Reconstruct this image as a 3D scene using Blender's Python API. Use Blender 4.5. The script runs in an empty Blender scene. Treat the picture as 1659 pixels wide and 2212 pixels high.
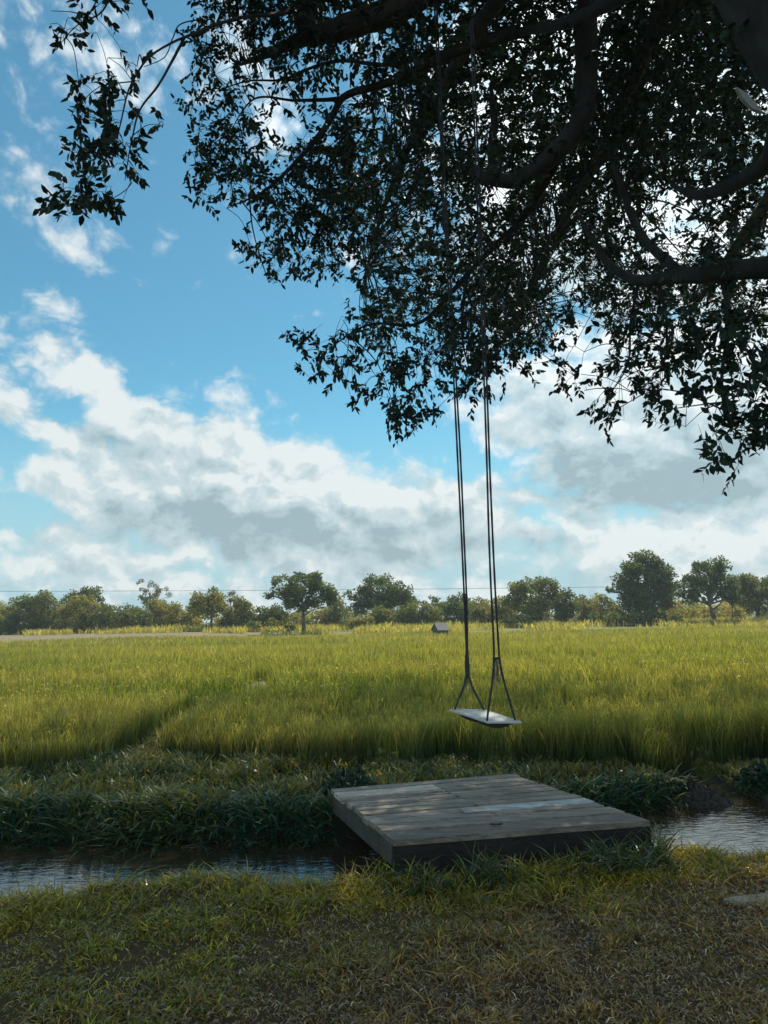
import bpy, math
import numpy as np
from mathutils import Vector
rng = np.random.default_rng(7)
R_ = math.radians
scene = bpy.context.scene
COL = scene.collection

# ------------------------------------------------------------------ camera
PITCH, ROLL, CAM_H, FPX = R_(8.4), R_(1.1), 1.6, 1598.0
FW = np.array([0, math.cos(PITCH), math.sin(PITCH)])
_R0 = np.array([1., 0, 0]); _U0 = np.array([0, -math.sin(PITCH), math.cos(PITCH)])
RT = math.cos(ROLL)*_R0 - math.sin(ROLL)*_U0
UP = math.cos(ROLL)*_U0 + math.sin(ROLL)*_R0
cam = bpy.data.cameras.new('camera'); cam_o = bpy.data.objects.new('camera', cam); COL.objects.link(cam_o)
from mathutils import Matrix
m4 = Matrix.Identity(4)
for i in range(3):
    m4[i][0] = RT[i]; m4[i][1] = UP[i]; m4[i][2] = -FW[i]
m4[2][3] = CAM_H
cam_o.matrix_world = m4
cam.sensor_fit = 'VERTICAL'; cam.sensor_height = 36; cam.lens = 36*FPX/2212
cam.clip_start = 0.05; cam.clip_end = 8000
scene.camera = cam_o

def ray(x, y): return FW*FPX + RT*(x-829.5) + UP*(1106-y)
def P(x, y, D):                       # point at forward distance D
    d = ray(x, y); return np.array([0, 0, CAM_H]) + d*D/d[1]
def azel(x, y):
    d = ray(x, y); d = d/np.linalg.norm(d)
    return math.atan2(d[0], d[1]), math.asin(d[2])
def project(p):                       # (N,3) -> x, y, depth in photo units
    q = p - np.array([0, 0, CAM_H]); z = q@FW
    zz = np.where(np.abs(z) < 1e-3, 1e-3, z)
    return 829.5 + FPX*(q@RT)/zz, 1106 - FPX*(q@UP)/zz, z

# ------------------------------------------------------------------ exposure, sun
scene.view_settings.view_transform = 'Standard'
scene.view_settings.look = 'None'
scene.view_settings.exposure = 0.22
scene.view_settings.gamma = 1.0
SUN_AZ, SUN_EL = R_(34), R_(58)
sun = bpy.data.lights.new('sun', 'SUN'); sun.energy = 5.0; sun.angle = R_(0.53); sun.color = (1.0, 0.93, 0.78)
sun_o = bpy.data.objects.new('sun', sun); COL.objects.link(sun_o)
sd = Vector((math.sin(SUN_AZ)*math.cos(SUN_EL), math.cos(SUN_AZ)*math.cos(SUN_EL), math.sin(SUN_EL)))
sun_o.rotation_euler = sd.to_track_quat('Z', 'Y').to_euler(); sun_o.location = (20, 30, 40)

# ------------------------------------------------------------------ world: sky with clouds at fixed directions
def N(nt, t, **kw):
    n = nt.nodes.new(t)
    for k, v in kw.items():
        if k == 'inp':
            for kk, vv in v.items():
                s = n.inputs[kk]
                if hasattr(vv, 'is_output'): nt.links.new(vv, s)
                else: s.default_value = vv
        else: setattr(n, k, v)
    return n
def M_(nt, op, a, b=None, c=None, clamp=False):
    n = nt.nodes.new('ShaderNodeMath'); n.operation = op; n.use_clamp = clamp
    for i, v in enumerate((a, b, c)):
        if v is None: continue
        if hasattr(v, 'is_output'): nt.links.new(v, n.inputs[i])
        else: n.inputs[i].default_value = v
    return n.outputs[0]

def build_world():
    w = bpy.data.worlds.new('World'); scene.world = w; w.use_nodes = True
    nt = w.node_tree; nt.nodes.clear()
    out = N(nt, 'ShaderNodeOutputWorld'); bg = N(nt, 'ShaderNodeBackground', inp={'Strength': 0.1})
    nt.links.new(bg.outputs[0], out.inputs[0])
    sky = N(nt, 'ShaderNodeTexSky', sky_type='NISHITA', sun_disc=False, sun_elevation=SUN_EL, sun_rotation=SUN_AZ,
            air_density=1.0, dust_density=0.3, ozone_density=1.6)
    tc = N(nt, 'ShaderNodeTexCoord'); g = tc.outputs['Generated']
    sep = N(nt, 'ShaderNodeSeparateXYZ', inp={0: g})
    az = M_(nt, 'ARCTAN2', sep.outputs[0], sep.outputs[1])
    el = M_(nt, 'ARCSINE', sep.outputs[2])
    # a noise domain in (azimuth, elevation): cumulus puffs, stretched sideways
    comb = N(nt, 'ShaderNodeCombineXYZ', inp={0: az, 1: el}).outputs[0]
    def noise(vec, scale, detail, rough, loc=(0, 0, 0), sc=(1, 1, 1), rot=0, dist=0.0):
        mp = N(nt, 'ShaderNodeMapping', inp={0: vec, 1: loc, 2: (0, 0, rot), 3: sc})
        return N(nt, 'ShaderNodeTexNoise', noise_dimensions='2D', inp={'Vector': mp.outputs[0], 'Scale': scale, 'Detail': detail,
                 'Roughness': rough, 'Distortion': dist}).outputs[0]
    # domain warp
    wn = N(nt, 'ShaderNodeTexNoise', noise_dimensions='2D', inp={'Vector': comb, 'Scale': 9.0, 'Detail': 4.0, 'Roughness': 0.55})
    wv = N(nt, 'ShaderNodeVectorMath', operation='SUBTRACT', inp={0: wn.outputs['Color'], 1: (0.5, 0.5, 0.5)})
    wv = N(nt, 'ShaderNodeVectorMath', operation='SCALE', inp={0: wv.outputs[0], 'Scale': 0.045})
    wc = N(nt, 'ShaderNodeVectorMath', operation='ADD', inp={0: comb, 1: wv.outputs[0]}).outputs[0]
    def blobs(lst, vec):
        tot = None
        for (x, y, rx, ry, rot, wgt) in lst:
            a, e = azel(x, y)
            mp = N(nt, 'ShaderNodeMapping', vector_type='TEXTURE', inp={0: vec, 1: (a, e, 0), 2: (0, 0, R_(-rot)), 3: (rx/FPX, ry/FPX, 1)})
            gr = N(nt, 'ShaderNodeTexGradient', gradient_type='SPHERICAL', inp={0: mp.outputs[0]})
            v = M_(nt, 'MULTIPLY', gr.outputs['Fac'], wgt)
            tot = v if tot is None else M_(nt, 'ADD', tot, v)
        return tot
    CL = [  # x, y, rx, ry, tilt, weight  (directions of the cloud masses)
        (300, 1060, 660, 250, 22, 2.0), (640, 1060, 600, 200, 24, 2.0), (700, 800, 330, 120, 30, -1.0), (310, 835, 130, 40, 25, -1.5), (150, 880, 90, 50, 20, -1.5), (10, 970, 110, 60, 0, -1.4), (10, 1105, 170, 45, 0, -1.8), (300, 1170, 150, 45, 20, -0.8), (1190, 1150, 110, 45, 40, -1.1), (1000, 985, 120, 70, 0, -1.2), (160, 770, 300, 90, 30, 1.15), (-40, 880, 190, 120, 20, 1.2),
        (760, 1110, 560, 170, 8, 1.4), (60, 1200, 380, 110, 4, 1.3), (300, 1130, 300, 90, 10, 0.8), (1010, 1090, 200, 130, 10, 1.0),
        (1420, 1000, 560, 260, 6, 2.2), (1130, 890, 260, 110, 10, 1.1), (1500, 1200, 520, 120, -6, 1.2), (1250, 1180, 300, 60, 8, 0.8),
        (1400, 480, 620, 560, 0, 2.2), (1130, 230, 420, 380, 0, 1.2),
        (60, 20, 340, 140, 42, 1.25), (300, 130, 230, 150, 45, 1.0), (90, 370, 260, 75, 40, 1.0), (150, 520, 230, 60, 28, 0.9),
        (70, 590, 110, 50, 38, 0.95), (300, 530, 100, 40, 10, 0.8), (600, 270, 200, 110, 15, 1.3), (470, 110, 130, 100, -30, 0.95),
        (680, 690, 110, 80, -25, 1.05), (625, 770, 90, 40, 32, 0.95), (740, 540, 90, 80, 30, 0.7), (320, 610, 40, 20, 0, 0.4), (485, 545, 50, 30, 0, 0.35),
        (829, 1330, 2400, 110, 0, 0.95), (2600, 700, 900, 700, 0, 1.2), (-1100, 700, 700, 500, 0, 1.0), (900, -1400, 1500, 900, 0, 1.0),
    ]
    dens = blobs(CL, wc)
    dens_up = blobs(CL, N(nt, 'ShaderNodeVectorMath', operation='ADD', inp={0: wc, 1: (0.012, 0.050, 0)}).outputs[0]); dens_0 = dens
    for (a, e, ra, re) in ((3.1, .5, 1.3, .6), (-3.1, .5, 1.3, .6), (1.9, .45, .6, .5), (-2.0, .6, .6, .4)):     # unseen bright clouds added behind the viewer as fill light
        mp = N(nt, 'ShaderNodeMapping', vector_type='TEXTURE', inp={0: wc, 1: (a, e, 0), 3: (ra, re, 1)})
        gr = N(nt, 'ShaderNodeTexGradient', gradient_type='SPHERICAL', inp={0: mp.outputs[0]})
        dens = M_(nt, 'ADD', dens, M_(nt, 'MULTIPLY', gr.outputs['Fac'], 2.4))
    n1 = noise(wc, 7.5, 9.0, 0.62, sc=(1.0, 1.5, 1), rot=R_(18), dist=0.15)
    def billow(vec, scale):
        mp = N(nt, 'ShaderNodeMapping', inp={0: vec, 3: (1, 1.35, 1), 2: (0, 0, R_(14))})
        vo = N(nt, 'ShaderNodeTexVoronoi', voronoi_dimensions='2D', feature='SMOOTH_F1', inp={'Vector': mp.outputs[0], 'Scale': scale, 'Detail': 4.0, 'Roughness': 0.55, 'Lacunarity': 2.1, 'Smoothness': 0.6})
        return M_(nt, 'SUBTRACT', 1.0, vo.outputs['Distance'])
    n2 = billow(wc, 17.0)
    # streaked wisps higher up
    m1 = N(nt, 'ShaderNodeMapping', inp={0: wc, 2: (0, 0, R_(48))}).outputs[0]
    nw = noise(m1, 9.0, 8.0, 0.6, sc=(0.75, 1.9, 1), loc=(5.2, 2.2, 0), dist=0.3)
    hi = N(nt, 'ShaderNodeMapRange', interpolation_type='SMOOTHSTEP', inp={'Value': el, 'From Min': 0.40, 'From Max': 0.48}).outputs[0]
    n1 = N(nt, 'ShaderNodeMix', data_type='FLOAT', inp={0: hi, 2: n1, 3: nw}).outputs[0]
    nn = M_(nt, 'ADD', M_(nt, 'MULTIPLY', M_(nt, 'SUBTRACT', n1, 0.5), 2.3), M_(nt, 'MULTIPLY', M_(nt, 'SUBTRACT', n2, 0.62), 1.15))
    dd = M_(nt, 'ADD', M_(nt, 'ADD', dens, nn), M_(nt, 'MULTIPLY', hi, 0.20))
    al = N(nt, 'ShaderNodeMapRange', interpolation_type='SMOOTHSTEP', inp={'Value': dd, 'From Min': 0.0, 'From Max': M_(nt, 'ADD', M_(nt, 'MULTIPLY', hi, 0.50), 1.15)})
    alpha = al.outputs[0]
    # self shading: difference of the density towards the sun
    sa, se = math.sin(0.75), math.cos(0.75)
    off = N(nt, 'ShaderNodeVectorMath', operation='ADD', inp={0: wc, 1: (0.010, 0.016, 0)}).outputs[0]
    off2 = N(nt, 'ShaderNodeVectorMath', operation='ADD', inp={0: wc, 1: (0.022, 0.040, 0)}).outputs[0]
    n1s = noise(wc, 7.5, 3.0, 0.5, sc=(1.0, 1.5, 1), rot=R_(18), dist=0.15)
    n1b = noise(off2, 7.5, 3.0, 0.5, sc=(1.0, 1.5, 1), rot=R_(18), dist=0.15)
    n2b = billow(off, 17.0)
    lit = M_(nt, 'ADD', M_(nt, 'MULTIPLY', M_(nt, 'SUBTRACT', n1s, n1b), 1.35), M_(nt, 'MULTIPLY', M_(nt, 'SUBTRACT', n2, n2b), 0.80))
    GREY = [(1380, 1010, 470, 150, 6, 0.75), (1250, 1090, 260, 60, 2, 0.4), (680, 1150, 620, 75, 4, 0.5), (330, 1090, 330, 60, 10, 0.3), (900, 1200, 500, 60, 0, 0.3),
            (1060, 880, 260, 80, 10, 0.3), (1590, 1010, 200, 130, 0, 0.25), (100, 1230, 300, 50, 0, 0.25), (420, 1010, 300, 60, 20, 0.15), (1390, 965, 130, 50, 12, -0.55), (1110, 985, 110, 70, 0, -0.5), (1180, 1050, 60, 30, 0, -0.4), (1560, 1110, 200, 50, -12, -0.5)]
    grey = blobs(GREY, wc)
    rim = N(nt, 'ShaderNodeMapRange', interpolation_type='SMOOTHSTEP', inp={'Value': dd, 'From Min': 0.4, 'From Max': 1.1, 'To Min': 0.14, 'To Max': 0.0}).outputs[0]
    lit = M_(nt, 'ADD', lit, M_(nt, 'ADD', rim, M_(nt, 'MULTIPLY', M_(nt, 'MAXIMUM', M_(nt, 'MINIMUM', M_(nt, 'SUBTRACT', dens_0, dens_up), 0.8), -0.5), 0.32)))
    thick = N(nt, 'ShaderNodeMapRange', interpolation_type='SMOOTHSTEP', inp={'Value': dd, 'From Min': 0.7, 'From Max': 2.6}).outputs[0]
    br = M_(nt, 'SUBTRACT', M_(nt, 'ADD', lit, 0.83), M_(nt, 'ADD', M_(nt, 'MULTIPLY', thick, 0.30), grey))
    # the clouds close to the sun are much brighter
    dotn = N(nt, 'ShaderNodeVectorMath', operation='DOT_PRODUCT', inp={0: g, 1: tuple(sd)}).outputs['Value']
    glow = M_(nt, 'POWER', M_(nt, 'MAXIMUM', dotn, 0.0), 9.0)
    ramp = N(nt, 'ShaderNodeValToRGB', inp={0: br})
    cr = ramp.color_ramp; cr.elements[0].position = 0.0; cr.elements[0].color = (0.30, 0.40, 0.44, 1)
    cr.elements[1].position = 1.0; cr.elements[1].color = (0.71, 0.755, 0.755, 1)
    e_ = cr.elements.new(0.42); e_.color = (0.43, 0.545, 0.585, 1)
    e_ = cr.elements.new(0.75); e_.color = (0.55, 0.64, 0.665, 1)
    front = N(nt, 'ShaderNodeMapRange', interpolation_type='SMOOTHSTEP', inp={'Value': dotn, 'From Min': 0.35, 'From Max': -0.5, 'To Min': 0.0, 'To Max': 4.5}).outputs[0]  # brightens the unseen clouds opposite the sun, added fill for the shaded lawn
    k = M_(nt, 'ADD', M_(nt, 'MULTIPLY', glow, 26.0), M_(nt, 'ADD', front, 10.0))
    cloud = N(nt, 'ShaderNodeVectorMath', operation='SCALE', inp={0: ramp.outputs[0], 'Scale': k}).outputs[0]
    tint = N(nt, 'ShaderNodeVectorMath', operation='MULTIPLY', inp={0: sky.outputs[0], 1: (0.64, 1.16, 1.08)}).outputs[0]
    # thin veil near the horizon
    veil = N(nt, 'ShaderNodeMapRange', interpolation_type='SMOOTHSTEP', inp={'Value': el, 'From Min': 0.0, 'From Max': 0.30, 'To Min': 0.97, 'To Max': 0.0}).outputs[0]
    base = N(nt, 'ShaderNodeMix', data_type='RGBA', inp={'Factor': veil, 6: tint, 7: (3.7, 5.4, 6.2, 1)}).outputs[2]
    a2 = M_(nt, 'MULTIPLY', alpha, 0.95)
    fin = N(nt, 'ShaderNodeMix', data_type='RGBA', inp={'Factor': a2, 6: base, 7: cloud}).outputs[2]
    nt.links.new(fin, bg.inputs[0])
    w.cycles.sampling_method = 'MANUAL'; w.cycles.sample_map_resolution = 1024
build_world()

# ------------------------------------------------------------------ helpers
def tag(o, label=None, cat=None, group=None, kind=None):
    if label: o['label'] = label
    if cat: o['category'] = cat
    if group: o['group'] = group
    if kind: o['kind'] = kind
    return o
def empty(name, loc=(0, 0, 0)):
    o = bpy.data.objects.new(name, None); o.location = [float(v) for v in loc]; o.empty_display_size = 0.2
    COL.objects.link(o); return o
class MB:
    """collects faces of any size with a colour per vertex and links them as ONE mesh"""
    def __init__(s): s.v = []; s.c = []; s.f = {3: [], 4: []}; s.n = 0
    def add(s, v, f, col=(1, 1, 1)):
        v = np.asarray(v, float).reshape(-1, 3); f = np.asarray(f, int)
        c = np.asarray(col, float)
        if c.ndim == 1: c = np.tile(c, (len(v), 1))
        s.v.append(v); s.c.append(c); s.f[f.shape[1]].append(f + s.n); s.n += len(v)
    def build(s, name, mat, parent=None, smooth=False):
        v = np.concatenate(s.v); c = np.concatenate(s.c)
        me = bpy.data.meshes.new(name)
        tri = np.concatenate(s.f[3]) if s.f[3] else np.zeros((0, 3), int)
        quad = np.concatenate(s.f[4]) if s.f[4] else np.zeros((0, 4), int)
        loops = np.concatenate([tri.ravel(), quad.ravel()]).astype(np.int32)
        nf = len(tri) + len(quad)
        me.vertices.add(len(v)); me.loops.add(len(loops)); me.polygons.add(nf)
        loc = np.zeros(3)
        if parent is not None: loc = np.array(parent.location)
        me.vertices.foreach_set('co', (v-loc).astype(np.float32).ravel())
        me.loops.foreach_set('vertex_index', loops)
        st = np.concatenate([np.arange(len(tri))*3, len(tri)*3 + np.arange(len(quad))*4]).astype(np.int32)
        me.polygons.foreach_set('loop_start', st)
        me.polygons.foreach_set('use_smooth', np.full(nf, smooth))
        at = me.color_attributes.new('col', 'FLOAT_COLOR', 'POINT')
        at.data.foreach_set('color', np.concatenate([c, np.ones((len(c), 1))], 1).astype(np.float32).ravel())
        me.update(calc_edges=True); me.validate()
        me.materials.append(mat)
        o = bpy.data.objects.new(name, me); COL.objects.link(o)
        if parent is not None: o.parent = parent
        return o
    # ---- shapes
    def tube(s, pts, rad, sides=8, col=(1, 1, 1), cap=True, wob=0.0):
        pts = np.asarray(pts, float); n = len(pts); rad = np.broadcast_to(rad, (n,))
        t = np.gradient(pts, axis=0); t /= np.linalg.norm(t, axis=1)[:, None] + 1e-9
        ref = np.array([0, 0, 1.]) if abs(t[:, 2]).mean() < 0.8 else np.array([1., 0, 0])
        a = np.cross(t, ref); a /= np.linalg.norm(a, axis=1)[:, None] + 1e-9
        b = np.cross(t, a)
        th = np.linspace(0, 2*math.pi, sides, endpoint=False)
        r = rad[:, None]*np.ones(sides)
        if wob: r = r*(1 + wob*rng.normal(0, 1, (n, sides)))
        ring = pts[:, None, :] + r[..., None]*(np.cos(th)[None, :, None]*a[:, None, :] + np.sin(th)[None, :, None]*b[:, None, :])
        i, j = np.meshgrid(np.arange(n-1), np.arange(sides), indexing='ij'); j2 = (j+1) % sides
        f = np.stack([i*sides+j, i*sides+j2, (i+1)*sides+j2, (i+1)*sides+j], -1).reshape(-1, 4)
        s.add(ring.reshape(-1, 3), f, col)
        if cap:
            for k in (0, n-1):
                vv = np.concatenate([ring[k], pts[k:k+1]])
                q = np.arange(sides)
                ff = np.stack([q, (q+1) % sides, np.full(sides, sides)], -1)
                s.add(vv, ff if k else ff[:, ::-1], col)
    def hexa(s, c8, col=(1, 1, 1)):   # 8 corners: bottom 4 ccw, top 4 ccw
        f = [[3, 2, 1, 0], [4, 5, 6, 7], [0, 1, 5, 4], [1, 2, 6, 5], [2, 3, 7, 6], [3, 0, 4, 7]]
        s.add(c8, f, col)
def smooth_path(pts, n):
    pts = np.asarray(pts, float); k = len(pts)
    d = np.r_[0, np.cumsum(np.linalg.norm(np.diff(pts, axis=0), axis=1))]
    out = []
    tt = np.linspace(0, d[-1], n)
    m = np.gradient(pts, d, axis=0)
    for t in tt:
        i = min(max(np.searchsorted(d, t)-1, 0), k-2); h = d[i+1]-d[i]; u = (t-d[i])/h
        out.append((2*u**3-3*u**2+1)*pts[i] + (u**3-2*u**2+u)*h*m[i] + (-2*u**3+3*u**2)*pts[i+1] + (u**3-u**2)*h*m[i+1])
    return np.array(out)
# value noise
_perm = np.random.default_rng(3).random((256, 256))
def vnoise(x, y, s=1.0):
    x = np.asarray(x, float)/s; y = np.asarray(y, float)/s
    xi = np.floor(x).astype(int); yi = np.floor(y).astype(int); fx = x-xi; fy = y-yi
    fx = fx*fx*(3-2*fx); fy = fy*fy*(3-2*fy)
    g = lambda a, b: _perm[a & 255, b & 255]
    return (g(xi, yi)*(1-fx)+g(xi+1, yi)*fx)*(1-fy) + (g(xi, yi+1)*(1-fx)+g(xi+1, yi+1)*fx)*fy
def fbm(x, y, s=1.0, o=4):
    t = 0; a = 1; n = 0
    for k in range(o):
        t = t + a*vnoise(np.asarray(x)+17.3*k, np.asarray(y)-9.1*k, s/2**k); n += a; a *= .5
    return t/n
def sstep(a, b, x):
    t = np.clip((np.asarray(x, float)-a)/(b-a), 0, 1); return t*t*(3-2*t)

# ------------------------------------------------------------------ materials
def new_mat(name):
    m = bpy.data.materials.new(name); m.use_nodes = True
    return m, m.node_tree, m.node_tree.nodes['Principled BSDF']
def mat_leaf(name, transl=0.35, rough=0.45, tcol=(1.3, 1.25, 0.5), spec=0.4, var=0.25):
    m, nt, b = new_mat(name)
    at = N(nt, 'ShaderNodeAttribute', attribute_name='col')
    geo = N(nt, 'ShaderNodeNewGeometry')
    nz = N(nt, 'ShaderNodeTexNoise', inp={'Scale': 3.0, 'Detail': 3.0, 'Vector': geo.outputs['Position']})
    f = M_(nt, 'ADD', M_(nt, 'MULTIPLY', nz.outputs[0], 2*var), 1-var)
    c = N(nt, 'ShaderNodeVectorMath', operation='SCALE', inp={0: at.outputs['Color'], 'Scale': f}).outputs[0]
    nt.links.new(c, b.inputs['Base Color']); b.inputs['Roughness'].default_value = rough
    b.inputs['Specular IOR Level'].default_value = spec
    tc = N(nt, 'ShaderNodeVectorMath', operation='MULTIPLY', inp={0: c, 1: tcol}).outputs[0]
    tr = N(nt, 'ShaderNodeBsdfTranslucent', inp={0: tc})
    mx = N(nt, 'ShaderNodeMixShader', inp={0: transl, 1: b.outputs[0], 2: tr.outputs[0]})
    nt.links.new(mx.outputs[0], nt.nodes['Material Output'].inputs[0])
    return m
def mat_bark(name, c1, c2, scale=6):
    m, nt, b = new_mat(name)
    tc = N(nt, 'ShaderNodeTexCoord')
    mp = N(nt, 'ShaderNodeMapping', inp={0: tc.outputs['Object'], 3: (1, 1, 0.45)})
    nz = N(nt, 'ShaderNodeTexNoise', inp={'Vector': mp.outputs[0], 'Scale': scale, 'Detail': 8.0, 'Roughness': 0.65})
    rp = N(nt, 'ShaderNodeValToRGB', inp={0: nz.outputs[0]})
    rp.color_ramp.elements[0].position = .35; rp.color_ramp.elements[0].color = (*c1, 1)
    rp.color_ramp.elements[1].position = .68; rp.color_ramp.elements[1].color = (*c2, 1)
    nt.links.new(rp.outputs[0], b.inputs['Base Color']); b.inputs['Roughness'].default_value = .9
    bp = N(nt, 'ShaderNodeBump', inp={'Strength': .7, 'Distance': .03, 'Height': nz.outputs[0]})
    nt.links.new(bp.outputs[0], b.inputs['Normal'])
    return m
def mat_plain(name, c, rough=.7, nscale=20, nvar=.3, bump=.3, bdist=.005, metal=0.0, attr=False):
    m, nt, b = new_mat(name)
    tc = N(nt, 'ShaderNodeTexCoord')
    nz = N(nt, 'ShaderNodeTexNoise', inp={'Vector': tc.outputs['Object'], 'Scale': nscale, 'Detail': 6.0, 'Roughness': .6})
    f = M_(nt, 'ADD', M_(nt, 'MULTIPLY', nz.outputs[0], 2*nvar), 1-nvar)
    src = N(nt, 'ShaderNodeAttribute', attribute_name='col').outputs['Color'] if attr else N(nt, 'ShaderNodeRGB').outputs[0]
    if not attr: src.default_value = (*c, 1)
    v = N(nt, 'ShaderNodeVectorMath', operation='SCALE', inp={0: src, 'Scale': f})
    nt.links.new(v.outputs[0], b.inputs['Base Color']); b.inputs['Roughness'].default_value = rough; b.inputs['Metallic'].default_value = metal
    bp = N(nt, 'ShaderNodeBump', inp={'Strength': bump, 'Distance': bdist, 'Height': nz.outputs[0]})
    nt.links.new(bp.outputs[0], b.inputs['Normal'])
    return m
def mat_wood():
    m, nt, b = new_mat('weathered_wood')
    at = N(nt, 'ShaderNodeAttribute', attribute_name='col')
    tc = N(nt, 'ShaderNodeTexCoord')
    mp = N(nt, 'ShaderNodeMapping', inp={0: tc.outputs['Object'], 2: (0, 0, R_(-11)), 3: (1.6, 26, 26)})
    nz = N(nt, 'ShaderNodeTexNoise', inp={'Vector': mp.outputs[0], 'Scale': 1.6, 'Detail': 8.0, 'Roughness': .68, 'Distortion': .6})
    n2 = N(nt, 'ShaderNodeTexNoise', inp={'Vector': tc.outputs['Object'], 'Scale': 4.5, 'Detail': 6.0, 'Roughness': .65})
    f = M_(nt, 'ADD', M_(nt, 'MULTIPLY', M_(nt, 'SUBTRACT', nz.outputs[0], .5), 3.2), 1.0)
    f = M_(nt, 'MAXIMUM', f, .25)
    f = M_(nt, 'MULTIPLY', f, M_(nt, 'ADD', M_(nt, 'MULTIPLY', n2.outputs[0], 1.3), .35))
    v = N(nt, 'ShaderNodeVectorMath', operation='SCALE', inp={0: at.outputs['Color'], 'Scale': f})
    nt.links.new(v.outputs[0], b.inputs['Base Color'])
    b.inputs['Roughness'].default_value = .62; b.inputs['Specular IOR Level'].default_value = .35
    bp = N(nt, 'ShaderNodeBump', inp={'Strength': .8, 'Distance': .008, 'Height': nz.outputs[0]})
    nt.links.new(bp.outputs[0], b.inputs['Normal'])
    return m
M_LEAF = mat_leaf('shade_leaf', .14, .5, (1.0, 1.3, .6), .22)
M_FAR = mat_leaf('far_foliage', .40, .7, (1.25, 1.15, .5), .2)
M_RICE = mat_leaf('rice_blade', .50, .5, (1.25, 1.15, .45), .35)
M_GRASS = mat_leaf('grass_blade', .38, .27, (1.3, 1.15, .45), .7)
M_BANK = mat_leaf('bank_blade', .35, .40, (1.3, 1.15, .5), .55)
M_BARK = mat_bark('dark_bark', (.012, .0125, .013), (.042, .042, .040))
M_FBARK = mat_bark('far_bark', (.06, .05, .04), (.14, .12, .09), 3)
M_WOOD = mat_wood()

# ------------------------------------------------------------------ ground
XN = [-40, -6, -2.7, -1.9, -1.25, -.75, -0.4, 1.0, 2.0, 3.0, 6, 40]
def y_near(x): return np.interp(x, XN, [4.1, 4.2, 4.5, 4.85, 5.12, 4.92, 4.88, 5.0, 5.4, 5.25, 5.5, 11])
def y_far(x): return np.interp(x, [-40, -6, -2.7, -0.4, 1.0, 1.8, 2.5, 2.9, 3.25, 3.6, 6, 40], [6.8, 6.6, 6.5, 6.3, 6.45, 6.9, 7.15, 7.35, 7.9, 7.4, 7.7, 13])
def y_rice(x): return np.interp(x, [-40, -8, -4.2, -3.6, -2.6, -1.9, -.74, .83, 2.2, 3.4, 5, 9, 40], [9, 8.2, 8.35, 8.9, 9.1, 8.8, 8.6, 8.5, 8.1, 8.5, 8.2, 8.4, 13])
AISLE = lambda x, y: (np.abs(x + 3.25 - .15*np.sin(y*.8)) < .28) & (y > 8) & (y < 21)
def y_end(x): return np.interp(x, [-120, -40, -30, -20, -13, 0, 120], [63, 66, 70, 75, 78, 79, 80])
def height(x, y):
    x = np.asarray(x, float); y = np.asarray(y, float)
    h = .035*(fbm(x, y, .9)-.5)
    yn, yf = y_near(x), y_far(x)
    bh = np.interp(x, [-50, 1.4, 2.6, 3.0, 3.25, 3.6, 50], [.0, .02, .0, -.14, -.30, -.06, -.06])
    dn = sstep(yn-.12, yn+.28, y); up = sstep(yf-.12, yf+.25, y)
    h = h - .5*dn + (.5+bh)*up + .05*(fbm(x+40, y, .35)-.5)*up
    back = sstep(yf+1.0, yf+1.9, y)
    h = h - bh*back
    lx = sstep(-12, -26, x)
    far = sstep(58, 90, y)*lx*.80 + sstep(77, 92, y)*(1-lx)*.62
    far = far*(1-sstep(400, 900, np.hypot(x, y))) + .4*sstep(400, 900, np.hypot(x, y))
    return h + far
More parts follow.
